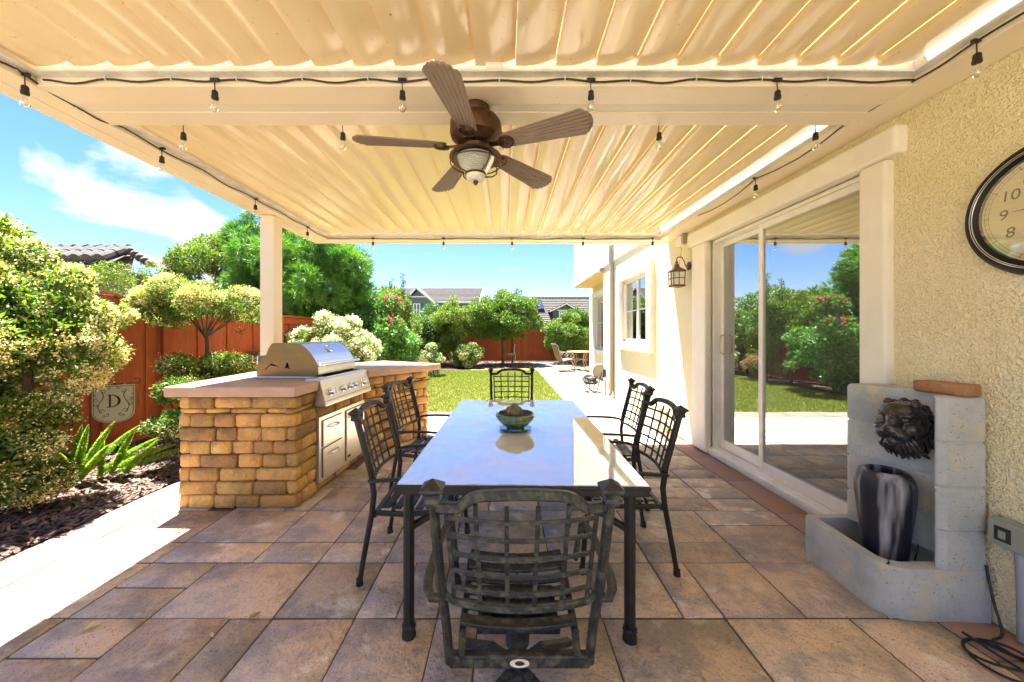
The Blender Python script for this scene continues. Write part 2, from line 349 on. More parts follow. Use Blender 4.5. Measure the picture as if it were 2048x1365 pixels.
m_ldark = leafm('dark_leaf', (0.060, 0.138, 0.026), (0.120, 0.198, 0.034))
m_lmid = leafm('mid_leaf', (0.086, 0.181, 0.026), (0.172, 0.240, 0.039))
m_lbou = leafm('bougainvillea_leaf', (0.077, 0.215, 0.043), (0.172, 0.309, 0.069))
m_magenta = mat('magenta_bract', (.55, .03, .20), rough=.7, island=.3, trans=.3)
m_whiteb = mat('white_blossom', (.8, .79, .66), rough=.8, island=.15, trans=.2)
m_pink = mat('pink_blossom', (.55, .20, .13), rough=.8, island=.35)
m_fox = leafm('foxtail_fern', (.46, .60, .09), (.30, .46, .06), isl=.3, tr=.35, sc=6)
m_dry = mat('dry_leaf', (.42, .30, .12), rough=.9); m_dry2 = mat('yellow_dry_leaf', (.62, .55, .28), rough=.9)

# ------------------------------------------------------------------ ground, patio, lawn
g = MB(); g.box(-150, 150, -60, 400, -.5, -.06); struct(g.build('ground', m_earth))
g = MB(); g.box(-3.1, 2.36, -4, 6.2, -.058, -.006); patio = struct(g.build('patio', m_joint))
U = .203; YB = [.90]
bands = [2, 2, 2, 3, 2, 2, 3, 2, 2, 3, 1]    # in cells; starts so joints fall at 1.75 2.17 2.81 ...
cell = .2125
paver_mesh = {}
def chamfer_mesh(name, w, d, h, c, m, jit=0.0):
    import bmesh
    bm = bmesh.new(); bmesh.ops.create_cube(bm, size=1)
    for v in bm.verts: v.co = Vector((v.co.x*w, v.co.y*d, v.co.z*h)) + Vector((random.uniform(-jit, jit), random.uniform(-jit, jit), random.uniform(-jit, jit)*.6))
    bmesh.ops.bevel(bm, geom=list(bm.edges), offset=c, segments=1, affect='EDGES', profile=.5)
    me = bpy.data.meshes.new(name); bm.to_mesh(me); bm.free(); me.materials.append(m)
    me.polygons.foreach_set('use_smooth', [True]*len(me.polygons)); me.set_sharp_from_angle(angle=R(50))
    return me
def paver(x0, x1, y0, y1, root, m=None, zt=0.0, gap=.009, nm='paver', h=.05):
    m = m or m_paver
    w = round(x1-x0-gap, 3); d = round(y1-y0-gap, 3); var = random.randrange(3); k = (w, d, var, m.name)
    if k not in paver_mesh: paver_mesh[k] = chamfer_mesh(nm, w, d, h, .0045, m, .003)
    o = link(nm, paver_mesh[k], root); o.location = ((x0+x1)/2, (y0+y1)/2, zt - h/2 + random.uniform(-.0015, .0015)); o.rotation_euler = (random.uniform(-.003, .003), random.uniform(-.003, .003), 0)
    return o
def in_island(x, y): return (-2.55 < x < -1.8 and 2.95 < y < 4.4) or (-2.2 < x < -1.5 and 4.2 < y < 5.0)
ncx = 24; y = .90 - 0.0
rs = random.Random(11)
fixed = {2: [2, 5, 8, 11, 13, 16, 18, 21]}
for bi, b in enumerate(bands):
    cx_ = 0; prevsplit = -1
    while cx_ < ncx:
        w = rs.choice([2, 2, 3, 3, 3]) if b > 1 else rs.choice([2, 3])
        if bi == 2: 
            e = [c for c in (3, 5, 8, 11, 14, 16, 18, 21, 24) if c > cx_][0]; w = e - cx_
        if ncx - cx_ - w == 1: w += 1 if w < 3 else -1
        w = min(w, ncx - cx_)
        X0 = -2.77 + cx_ * U; X1 = X0 + w * U; Y0 = y; Y1 = y + b * cell
        cells = []
        if b == 3:
            s = rs.choice([1, 2]); cells = [(X0, X1, Y0, Y0+s*cell), (X0, X1, Y0+s*cell, Y1)]
        elif b == 2 and w == 3 and rs.random() < .45:
            s = rs.choice([1, 2]); xs = X0 + s*U; cells = [(X0, xs, Y0, Y1), (xs, X1, Y0, Y1)]
        elif b == 2 and w == 2 and rs.random() < .4: cells = [(X0, X1, Y0, Y0+cell), (X0, X1, Y0+cell, Y1)]
        else: cells = [(X0, X1, Y0, Y1)]
        for c in cells:
            if not in_island((c[0]+c[1])/2, (c[2]+c[3])/2): paver(*c, patio)
        cx_ += w
    y += b * cell
YE = y
for k in range(9):      # terracotta coloured edging bands
    yy = .6 + k*.62; paver(-3.1, -2.772, yy, yy+.62, patio, m_band, .002, nm='edging_stone')
for k in range(6):
    yy = .9 + k*.62; paver(2.104, 2.372, yy, yy+.62, patio, m_band, .002, nm='edging_stone')
g = MB(); g.box(-3.1, 2.36, -4, .89, -.055, -.001); struct(g.build('rear_patio', m_paver))
g = MB(); g.box(-9, 9, -14, -4.002, -.058, -.003); struct(g.build('rear_bounce_paving', m_paver))  # unseen paving added behind the camera to bounce sun under the cover
# walkway beside the house
g = MB(); g.box(1.235, 3.0, 6.2, 17.6, -.058, -.008); walk = struct(g.build('walkway', m_joint))
yy = YE
for r_ in range(14):
    hh = [.4, .4, .2][r_ % 3]; x = 1.572
    for w in ([.32, .21], [.21, .32], [.53])[rs.randrange(3)]:
        if r_ < 13: paver(x, x+w, yy, yy+hh, walk, m_walk, 0)
        x += w
    yy += hh
g = MB(); g.box(1.572, 2.102, yy, 17.6, -.055, 0); g.box(2.104, 3.0, 8.6, 17.6, -.055, -.004); struct(g.build('far_walkway', m_walk))
for (x0, x1, y0, y1) in ((1.235, 1.568, YE+.34, 15.5), (2.106, 2.37, YE-.9, 8.55)):
    yy = y0
    while yy < y1:
        paver(x0, x1, yy, min(yy+.9, y1), walk, m_pale, .003, nm='edging_stone'); yy += .9
x = -3.1
while x < 1.5:
    paver(x, min(x+.62, 1.568), YE+.002, YE+.338, walk, m_pale, .003, nm='edging_stone'); x += .62
# lawn
def bed_edge(x):  # far edge of lawn
    return 14.2 - .5*max(0, -x-1) + (0 if x < 0 else .6*x)
pts = [(1.233, YE+.34), (1.233, 15.0)] + [(x_/4, bed_edge(x_/4)) for x_ in range(4, -13, -1)] + [(-3.0, 11.5), (-2.8, 9.5), (-2.7, 8), (-3.1, YE+.34)]
g = MB(); g.prism(pts, -.05, -.004); struct(g.build('lawn', m_lawn))
def scatter_tris(name, n, region, size, m, z=0, flat=False, label=None, cat=None, seed=1, keep=None, zr=.02, parent=None):
    r = np.random.default_rng(seed); x = r.uniform(region[0], region[1], n); y = r.uniform(region[2], region[3], n)
    if keep is not None: k = keep(x, y); x = x[k]; y = y[k]; n = len(x)
    a = r.uniform(0, 2*np.pi, n); s = size*r.uniform(.5, 1.4, n)
    if flat:
        w = s*r.uniform(.2, .5, n); t1 = r.uniform(-.5, .5, n)*s; t2 = r.uniform(-.4, .4, n)*w
        d = np.stack([np.cos(a)*s, np.sin(a)*s, t1], 1)/2; e = np.stack([-np.sin(a)*w, np.cos(a)*w, t2], 1)/2
        c = np.stack([x, y, z + r.uniform(0, zr, n)], 1)
        V = np.stack([c-d-e, c+d-e*.7, c+d*.9+e, c-d+e*.8], 1).reshape(-1, 3); F_ = np.arange(n*4).reshape(-1, 4)
    else:
        ln = s; w = .006; tilt = r.normal(0, .4, (n, 2))
        c = np.stack([x, y, np.full(n, z)], 1); sd_ = np.stack([np.cos(a)*w, np.sin(a)*w, 0*a], 1)
        tip = c + np.stack([tilt[:, 0]*ln, tilt[:, 1]*ln, ln], 1)
        V = np.stack([c-sd_, c+sd_, tip], 1).reshape(-1, 3); F_ = np.arange(n*3).reshape(-1, 3)
    o = npmesh(name, V, F_, m, parent)
    if parent is None: tag(o, label, cat, kind='stuff')
    return o
def npmesh(name, V, Fa, m, parent=None, mi=None, smooth=False):
    me = bpy.data.meshes.new(name); nv = len(V); nf, k = Fa.shape
    if parent is not None and parent.name in WL: V = V - np.array(WL[parent.name])
    me.vertices.add(nv); me.vertices.foreach_set('co', np.ascontiguousarray(V, dtype=np.float32).ravel())
    me.loops.add(nf*k); me.loops.foreach_set('vertex_index', Fa.astype(np.int32).ravel())
    me.polygons.add(nf); me.polygons.foreach_set('loop_start', (np.arange(nf)*k).astype(np.int32)); me.polygons.foreach_set('loop_total', np.full(nf, k, dtype=np.int32))
    for q in (m if isinstance(m, (list, tuple)) else [m]): me.materials.append(q)
    if mi is not None: me.polygons.foreach_set('material_index', mi.astype(np.int32))
    me.update(calc_edges=True); me.validate()
    return link(name, me, parent)
scatter_tris('grass', 90000, (-3.0, 1.22, YE+.35, 13.8), .032, m_blade_g, -.004, label='short yellow green turf between the patio and the shrub beds', cat='grass', seed=3, keep=lambda x, y: (x > -2.75) & (y < 13.6))
# mulch beds
g = MB(); g.prism([(-3.102, -3), (-3.102, YE+.34), (-2.72, 8), (-2.82, 9.5), (-3.02, 11.5), (-3.02, 13.1), (-1.5, 13.9), (0, 14.15), (1.1, 14.8), (1.22, 15.5), (3.2, 17.65), (9, 17.65), (9, 19), (-9, 19), (-9, -3)], -.055, -.012)
struct(g.build('mulch_bed', m_mulch))
scatter_tris('mulch_chips', 26000, (-5.4, -3.13, 1.2, 6.3), .055, m_chip, -.012, True, 'brown and grey shredded bark mulch along the terracotta edging', 'mulch', 5, zr=.03)
scatter_tris('mulch_chips', 9000, (-3.5, 4.2, 13.2, 18), .07, m_chip, -.012, True, 'shredded bark mulch under the far trees by the back fence', 'mulch', 6, keep=lambda x, y: (y > 14.1 + .5*np.maximum(x, 0)) & ~((x > 1.2) & (y < 17.5) & (x < 3)), zr=.03)

# ------------------------------------------------------------------ house
WX = 2.37
house = thing('house', 'cream yellow stucco house wall along the patio with sliding door and upper storey', 'house', (WX, 4, 0), world=True)
# lower wall with door opening (y 2.32-4.13, z .03-2.47) and window opening (5.80-7.15)
w = MB()
w.box(WX, WX+.2, -4, 2.30, 0, 2.98); w.box(WX, WX+.2, 2.30, 4.14, 2.48, 2.98); w.box(WX, WX+.2, 4.14, 5.80, 0, 2.98)
w.box(WX, WX+.2, 5.80, 7.15, 0, 1.24); w.box(WX, WX+.2, 5.80, 7.15, 2.44, 2.98); w.box(WX, WX+.2, 7.15, 8.55, 0, 2.98)
w.box(WX+.2, 3.0, 8.35, 8.55, 0, 2.98)
w.box(3.0, 3.2, 8.55, 10.2, 0, 2.98); w.box(3.0, 3.2, 11.8, 12.6, 0, 2.98); w.box(3.0, 3.2, 10.2, 11.8, 0, .9); w.box(3.0, 3.2, 10.2, 11.8, 2.6, 2.98)
w.box(3.2, 9, 12.4, 12.6, 0, 2.98)
w.build('wall', m_stucco, house)
w = MB(); w.box(WX+.001, 9, -4, 12.2, 3.3, 6.2); w.build('upper_wall', m_stucco, house)
w = MB(); w.box(WX-.03, 9, -4, 12.23, 2.981, 3.299); w.build('trim_band', m_trim, house, bevel=.012)
w = MB(); w.box(WX+.03, 2.999, 8.56, 12.2, 2.955, 2.980); w.build('soffit', m_soffit, house)
# sliding door trim
w = MB(); w.box(WX-.055, WX+.02, 2.165, 2.33, 0.02, 2.47); w.build('door_trim', m_trim, house, bevel=.02, seg=3)
w = MB(); w.box(WX-.055, WX+.02, 4.11, 4.41, .02, 2.47); w.build('door_trim', m_trim, house, bevel=.02, seg=3)
w = MB(); w.box(WX-.075, WX+.02, 2.09, 4.48, 2.472, 2.64); w.build('door_header', m_trim, house, bevel=.02, seg=3)
# sliding door
d = MB(); y0, y1 = 2.33, 4.11; GX = WX+.10
d.box(GX-.07, GX+.09, y0, y0+.03, .06, 2.47); d.box(GX-.07, GX+.09, y1-.03, y1, .06, 2.47); d.box(GX-.07, GX+.09, y0, y1, 2.44, 2.47)
d.box(WX-.02, GX+.09, y0, y1, .03, .075); d.box(WX+.01, GX+.0, y0, y1, .075, .095)
door = d.build('sliding_door', m_vinyl, house, bevel=.004)
def sash(name, xa, xb, ya, yb, z0=.098, z1=2.438, t=.055, tb=.10):
    s = MB(); s.box(xa, xb, ya, ya+t, z0, z1); s.box(xa, xb, yb-t, yb, z0, z1); s.box(xa+.001, xb-.001, ya+t, yb-t, z0, z0+tb); s.box(xa+.001, xb-.001, ya+t, yb-t, z1-t, z1)
    f = s.build('door_panel', m_vinyl, door, bevel=.005)
    p = MB(); xm = (xa+xb)/2; p.box(xm-.004, xm+.004, ya+t-.005, yb-t+.005, z0+tb-.005, z1-t+.005); return f, p.build('pane', m_dglass, door)
sash('near', GX-.055, GX-.015, y0+.03, 3.385)
sash('far', GX+.005, GX+.045, 3.33, y1-.03)
h = MB(); h.tube([(GX-.005, 4.0, 1.17), (GX-.045, 4.0, 1.19), (GX-.05, 4.0, 1.28), (GX-.045, 4.0, 1.37), (GX-.005, 4.0, 1.39)], .008, 8); h.build('handle', m_brass, door, smooth=True)
w = MB(); w.box(WX+.0, WX+.10, 2.30, 4.14, -.02, .028); w.build('door_sill', m_trim, house)
# room behind
w = MB(); w.box(2.6, 8, .5, 8.3, .0, .02); w.build('room_floor', m_floorin, house)
w = MB(); w.box(8, 8.1, .5, 8.3, 0, 2.7); w.box(2.58, 8, .4, .5, 0, 2.7); w.box(2.58, 8, 5.2, 5.3, 0, 2.7); w.box(2.58, 8, .4, 8.3, 2.7, 2.75); w.build('room_wall', m_room, house)
c_ = thing('kitchen_island', 'dark kitchen cabinet with drawers inside behind the sliding door glass', 'cabinet', (4.9, 3.4, .02), world=True)
w = MB(); w.box(4.5, 5.3, 2.4, 4.6, .02, .9); w.build('cabinet_body', m_cabin, c_); w = MB(); w.box(4.45, 5.35, 2.35, 4.65, .902, .94); w.build('worktop', m_mortar, c_)
c_ = thing('wall_oven', 'steel double oven built in behind the near glass panel', 'oven', (6.6, 4.6, .02), world=True)
w = MB(); w.box(6.4, 7, 4.3, 5.1, .02, 2.2); w.build('cabinet_body', m_cabin, c_); w = MB(); w.box(6.37, 6.399, 4.36, 5.04, .9, 1.35); w.box(6.37, 6.399, 4.36, 5.04, 1.38, 1.55); w.build('oven_door', m_steel, c_)
for i, (a, b) in enumerate(((3.9, 2.9), (3.9, 4.4), (5.6, 3.6))):
    l = MB(); l.lathe([(0.0001, 0), (.07, 0), (.085, -.01), (.085, -.002)], (a, b, 2.695), 20)
    tag(l.build('ceiling_light', emit('lamp_glow' + 'abc'[i], (1, .86, .62), 5)), ['lit round ceiling light seen through the near door pane', 'lit round ceiling light seen in the far door pane', 'lit round ceiling light deep inside the room'][i], 'light', 'recessed lights in the room')
# windows
def window(xw, ya, yb, z0, z1, tw, name='window'):
    t = MB(); xf = xw-.075
    t.box(xf, xw+.02, ya-tw, ya, z0-tw*.9, z1+tw); t.box(xf, xw+.02, yb, yb+tw, z0-tw*.9, z1+tw); t.box(xf-.003, xw+.02, ya-tw-.004, yb+tw+.004, z1, z1+tw+.003); t.box(xf-.003, xw+.02, ya-tw-.004, yb+tw+.004, z0-tw*.9, z0)
    f = t.build('window', m_trim, house, bevel=.012)
    s = MB(); xg = xw+.07
    s.box(xg-.03, xg+.03, ya, ya+.05, z0, z1); s.box(xg-.03, xg+.03, yb-.05, yb, z0, z1); s.box(xg-.03, xg+.03, ya, yb, z0, z0+.06); s.box(xg-.03, xg+.03, ya, yb, z1-.05, z1)
    ym = (ya+yb)/2; s.box(xg-.028, xg+.028, ym-.03, ym+.03, z0+.06, z1-.05)
    zm = (z0+z1)/2; s.box(xg-.012, xg+.012, ya+.05, ym-.03, zm-.009, zm+.009); s.box(xg-.012, xg+.012, ym+.03, yb-.05, zm-.009, zm+.009)
    s.build('frame', m_white, f, bevel=.004)
    for a, b in ((ya+.05, ym-.03), (ym+.03, yb-.05)):
        p = MB(); p.box(xg-.003, xg+.003, a, b, z0+.06, z1-.05); p.build('pane', m_wglass, f)
    sh = MB(); z = z0+.08
    while z < z1-.1: sh.bar((xg+.10, ya+.06, z), (xg+.10, yb-.06, z), .05, .008, (.6, 0, 1)); z += .065
    sh.build('shutter', m_frost, f)
    b = MB(); b.box(xg+.16, xg+.18, ya-.1, yb+.1, z0-.1, z1+.1); b.build('backing', m_room, f)
window(WX, 5.80, 7.15, 1.24, 2.44, .17)
window(3.0, 10.2, 11.8, .9, 2.6, .16)
# downspout
d = MB(); d.rail([(WX-.09, 7.76, .05), (WX-.05, 7.76, .16), (WX-.045, 7.76, .25), (WX-.045, 7.76, 2.9), (WX-.07, 7.76, 3.1), (WX-.07, 7.76, 5.8)], .085, .065, (1, 0, 0)); d.build('downspout', m_beige, house, bevel=.006)
d = MB(); d.box(WX-.10, WX, 7.68, 7.84, 3.32, 3.55); d.build('collector_box', m_trim, house)
# floodlight under trim
f_ = thing('eave_floodlight', 'small tan double floodlight under the far corner of the trim band', 'light', (WX-.08, 8.6, 2.9), world=True)
m_ = MB(); m_.box(WX-.10, WX+.0, 8.50, 8.56, 2.90, 2.975); m_.build('base', m_beige, f_); m_ = MB(); m_.lathe([(.02, 0), (.045, -.07), (.0, -.07)], (WX-.12, 8.5, 2.93), 12); m_.build('lamp_head', m_beige, f_, smooth=True)

# ------------------------------------------------------------------ patio cover
cover = thing('patio_cover', 'cream aluminium louvered patio cover fixed to the house wall on one tall post', 'pergola', (-.2, 2, 0), world=True)
ZB = 2.71; ZT = 3.06
XL0, XL1 = -2.75, -2.486; XR0 = 2.166; YF0, YF1 = 4.97, 5.16; YC0, YC1 = 1.88, 2.236
b = MB(); b.box(XL0, XL0+.13, -1.1, YF1, ZB, ZT); b.build('beam', m_beam, cover, bevel=.004)
b = MB(); b.box(XL0+.133, XL1, -1.1, YF1-.002, ZB+.002, ZT); b.build('beam', m_beam, cover, bevel=.004)
b = MB(); b.box(XR0, WX-.003, -1.1, YF1, ZB, 3.06); b.build('ledger', m_beam, cover, bevel=.004)
b = MB(); b.box(XL1+.002, XR0-.002, YF0, YF0+.10, ZB+.001, ZT); b.build('beam', m_beam, cover, bevel=.004)
b = MB(); b.box(XL1+.002, XR0-.002, YF0+.103, YF1, ZB-.005, ZT); b.build('beam', m_post, cover, bevel=.004)
b = MB(); b.box(XL1+.002, XR0-.002, YC0, 2.033, ZB+.001, ZT); b.build('beam', m_beam, cover, bevel=.004)
b = MB(); b.box(XL1+.002, XR0-.002, 2.036, 2.100, ZB+.006, ZT-.01); b.build('beam_joint_strip', m_post, cover)
b = MB(); b.box(XL1+.002, XR0-.002, 2.103, YC1, ZB+.001, ZT); b.build('beam', m_beam, cover, bevel=.004)
b = MB(); b.box(XL0, WX-.01, -1.3, -1.102, ZB, ZT); b.build('beam', m_beam, cover, bevel=.004)
# rails under the louver edges, widened to block sun through the gaps
ZR = 2.757
def lrail(x0, x1, y0, y1): r = MB(); r.box(x0, x1, y0, y1, ZR, ZR+.010); r.build('rail', m_rail, cover)
lrail(XL1+.052, XR0-.05, YC0-.045, YC0-.001); lrail(XL1+.052, XR0-.05, YC1+.001, YC1+.04); lrail(XL1+.052, XR0-.05, YF0-.045, YF0-.001)
lrail(XL1+.001, XL1+.05, -1.0, YC0-.002); lrail(XL1+.001, XL1+.05, YC1+.002, YF0-.002); lrail(XR0-.048, XR0-.001, -1.0, YC0-.002); lrail(XR0-.048, XR0-.001, YC1+.002, YF0-.002)
r_ = MB(); r_.box(XR0-.0035, XR0-.001, -1.0, YF0-.01, ZR+.012, 3.05); r_.build('bright_strip_plate', m_rail, cover)  # pale plate added to whiten the sunlit strip along the ledger
NL = 22; PL = (2.147+2.455)/NL
def louver_mesh(L):
    prof = [(0.0, .040), (0.0, .0)] + [(PL*t*.995, .036*t**1.6 - .008*math.sin(math.pi*t)) for t in (.04, .12, .25, .4, .55, .7, .85, .96, 1.0)]
    top = [(x, z+.0025) for x, z in prof]; top[0] = (.0025, .040); top[1] = (.0025, .0035)
    ring = prof + top[::-1]; n = len(ring); vs = []; cuts = 10
    for c in range(cuts+1): vs += [(x, L*c/cuts, z) for x, z in ring]
    fs = [tuple(range(n)), tuple(range(cuts*n, cuts*n+n))[::-1]]
    for c in range(cuts): fs += [(c*n+i, c*n+(i+1) % n, (c+1)*n+(i+1) % n, (c+1)*n+i) for i in range(n)]
    me = bpy.data.meshes.new('louver'); me.from_pydata(vs, [], [f[::-1] for f in fs]); me.materials.append(m_louver)
    me.polygons.foreach_set('use_smooth', [True]*len(me.polygons)); me.set_sharp_from_angle(angle=R(40)); me.update(); return me
l1, l2 = louver_mesh(YC0-.03+1.0), louver_mesh(YF0-.03-YC1-.03)
cl_ = WL[cover.name]
for i in range(NL):
    for me, yb in ((l1, -1.0), (l2, YC1+.03)):
        o = bpy.data.objects.new('louver', me); COL.objects.link(o); o.parent = cover
        o.location = (-2.455 + i*PL - cl_[0], yb - cl_[1], 2.797); o.rotation_euler = (0, R(random.uniform(-.35, .35)), 0)
# post
p = MB(); p.box(-2.70, -2.545, 3.91, 4.06, .985, ZB-.002); p.build('post', m_post, cover, bevel=.006)
p = MB(); p.box(-2.70, -2.545, -1.28, -1.13, 0, ZB-.002); p.build('post', m_post, cover, bevel=.006)
# louver motor
m_ = MB(); m_.lathe([(0, 0), (.022, 0), (.022, .09), (0, .09)], (0, 0, 0), 12); m_.xform(Matrix.Translation((-.10, 1.845, 2.785)) @ Matrix.Rotation(R(90), 4, 'Y')); m_.build('louver_motor', m_white, cover, smooth=True)

# ------------------------------------------------------------------ string lights
def bulb_set(root, p, drop=.05, tilt=(0, 0)):
    """T connector, short lead, socket, clear bulb; p = point on the cord"""
    x, y, z = p
    s = MB(); s.box(x-.022, x+.022, y-.007, y+.007, z-.008, z+.006); s.tube([(x, y, z), (x-.002, y, z-drop*.5), (x, y, z-drop)], .0028, 6)
    s.lathe([(.005, 0), (.0125, -.006), (.0145, -.012), (.0145, -.03), (.0165, -.034), (.0165, -.047), (.012, -.052), (0, -.052)], (x, y, z-drop), 12)
    so = s.build('socket', m_black, root, smooth=True)
    b = MB(); b.lathe([(.009, -.05), (.012, -.06), (.0195, -.075), (.022, -.088), (.0195, -.102), (.011, -.112), (0, -.115)], (x, y, z-drop), 14); b.build('bulb', m_bulb, so, smooth=True)
    f = MB(); f.tube([(x-.004, y, z-drop-.05), (x-.006, y, z-drop-.085), (x+.006, y, z-drop-.09), (x+.004, y, z-drop-.05)], .0012, 4); f.build('filament', m_brass, so)
def cord_pts(anchors, sag=.012, n=8):
    out = []
    for a, b in zip(anchors[:-1], anchors[1:]):
        a = Vector(a); b = Vector(b)
        sg = sag*random.uniform(.3, 1.4)
        for k in range(n):
            t = k/n; q = a.lerp(b, t); q.z -= sg*math.sin(math.pi*t)**2; out.append(q)
    out.append(Vector(anchors[-1])); return out
def clips(root, pts):
    for p in pts:
        c = MB(); c.tube([(p[0]-.001, p[1]-.006, p[2]+.014), (p[0], p[1]-.009, p[2]), (p[0], p[1], p[2]-.008), (p[0]+.001, p[1]+.006, p[2]+.004)], .0028, 5); c.build('clip', m_white, root, smooth=True)
yc = YC0-.012; zc = 2.737
st = thing('string_lights', 'black festoon cord with clear bulbs along the near edge of the middle beam', 'string lights', (-.2, yc, zc), world=True)
an = [(-2.43, yc, zc)] + [(-2.1+i*.345, yc, zc+random.uniform(-.004, .006)) for i in range(12)] + [(2.15, yc, zc)]
c = MB(); c.tube(cord_pts(an, .016), .0048, 6); c.build('cord', m_black, st, smooth=True); clips(st, an[1:-1])
for px in (430, 805, 1182, 1555): bulb_set(st, ((px-1010)*yc/F, yc, zc), .055)
st = thing('string_lights', 'short run of clear bulbs hanging behind the middle beam around the fan', 'string lights', (-.2, YC1+.012, zc), world=True)
yb = YC1+.012
an = [(-2.35+i*.42, yb, zc+.004) for i in range(11)]
c = MB(); c.tube(cord_pts(an, .008), .0045, 6); c.build('cord', m_black, st, smooth=True)
for px in (367, 686, 1003, 1318, 1631): bulb_set(st, ((px-1010)*yb/F, yb, zc), .06)
st = thing('string_lights', 'long black cord of bulbs round the left beam, far beam and wall ledger', 'string lights', (-2.4, 2, zc), world=True)
xl = XL1+.012; yf = YF0-.012; xr = XR0-.012
an = [(xl, .3, zc), (xl, .9, zc+.005), (xl, 1.5, zc), (xl, 1.80, zc+.004), (xl, 2.05, zc-.03), (xl, 2.3, zc), (xl, 2.9, zc+.004), (xl, 3.4, zc), (xl, 3.9, zc+.004), (xl, 4.4, zc), (xl, yf, zc)] + \
     [(-2.1, yf, zc), (-1.4, yf, zc-.01), (-.6, yf, zc), (.1, yf, zc+.003), (.9, yf, zc), (1.6, yf, zc), (2.06, yf, zc)]
c = MB(); c.tube(cord_pts(an, .014), .0048, 6); c.build('cord', m_black, st, smooth=True); clips(st, an[1:-1])
for Y in (1.83, 2.56, 3.52, 4.45): bulb_set(st, (xl, Y, zc), .055)
for px in (746, 887, 1024, 1166, 1305): bulb_set(st, ((px-1010)*yf/F, yf, zc), .05)
an = [(xr, .3, zc), (xr, .9, zc), (xr, 1.62, zc), (xr, 1.9, zc-.004), (xr, 2.25, zc-.01), (xr, 2.6, zc-.05), (xr, 3.05, zc-.005), (xr, 3.5, zc-.055), (xr, 3.95, zc-.02)]
c = MB(); c.tube(cord_pts(an, .012), .0045, 6); c.build('cord', m_black, st, smooth=True); clips(st, an[1:-1])
for Y in (1.62, 3.05): bulb_set(st, (xr, Y, zc), .055)
an = [(2.06, yf, zc), (2.12, 5.0, 2.62), (2.2, 4.95, 2.35), (2.26, 4.85, 2.18), (2.25, 4.65, 2.16), (2.24, 4.56, 2.3), (2.29, 4.6, 2.5), (2.33, 4.75, 2.62)]
c = MB(); c.tube(cord_pts(an, .004, 5), .0035, 6); c.build('plug_lead', m_beige, st, smooth=True)

# ------------------------------------------------------------------ ceiling fan
fan = thing('ceiling_fan', 'bronze ceiling fan with five ribbed brown blades and caged glass lamp', 'ceiling fan', (-.17, 2.06, 2.709))
m_ = MB(); m_.lathe([(0, 0), (.082, 0), (.084, -.03), (.078, -.045), (.072, -.06), (0, -.06)], n=32); m_.build('canopy', m_bronze, fan, smooth=True)
m_ = MB(); m_.lathe([(.06, -.055), (.10, -.062), (.135, -.075), (.147, -.095), (.148, -.15), (.14, -.175), (.12, -.19), (.10, -.215), (.075, -.225), (.06, -.25), (0, -.25)], n=40); m_.build('motor_housing', m_bronze, fan, smooth=True, angle=25)
m_ = MB(); m_.lathe([(0, -.235), (.06, -.235), (.075, -.25), (.10, -.262), (.15, -.285), (.152, -.292), (.13, -.285), (.09, -.283), (.085, -.29), (0, -.29)], n=40); m_.build('lamp_plate', m_bronze, fan, smooth=True, angle=25)
prof = [(.085, -.285)]
for i in range(10):
    t = i/9; r0 = .088*(1-t)**.8 + .056*(1-(1-t)**.8); r0 = .104 - .044*t**1.3; z = -.29 - .088*t; prof += [(r0+.004, z), (r0+.003, z-.003), (r0-.003, z-.005)]
m_ = MB(); m_.lathe(prof, n=36); m_.build('glass_shade', m_lamp, fan, smooth=True, angle=80)
m_ = MB(); m_.lathe([(.058, -.373), (.061, -.373), (.061, -.392), (.058, -.392), (.058, -.373)], n=30); m_.build('shade_ring', m_bronze, fan, smooth=True)
m_ = MB(); m_.lathe([(.056, -.392), (.054, -.41), (.04, -.422), (0, -.425)], n=30); m_.build('glass_bowl', m_frost, fan, smooth=True)
m_ = MB(); m_.lathe([(0, -.405), (.012, -.42), (.016, -.43), (.008, -.445), (0, -.447)], n=14); m_.build('finial', m_bronze, fan, smooth=True)
m_ = MB()
for k in range(4):
    a = R(35+90*k); m_.tube([(r*math.cos(a), r*math.sin(a), z) for r, z in ((.125, -.285), (.148, -.312), (.145, -.345), (.115, -.37), (.062, -.384))], .004, 6)
m_.tube([(.146*math.cos(t*math.pi/16), .146*math.sin(t*math.pi/16), -.322) for t in range(32)], .004, 6, closed=True); m_.build('lamp_cage', m_bronze, fan, smooth=True)
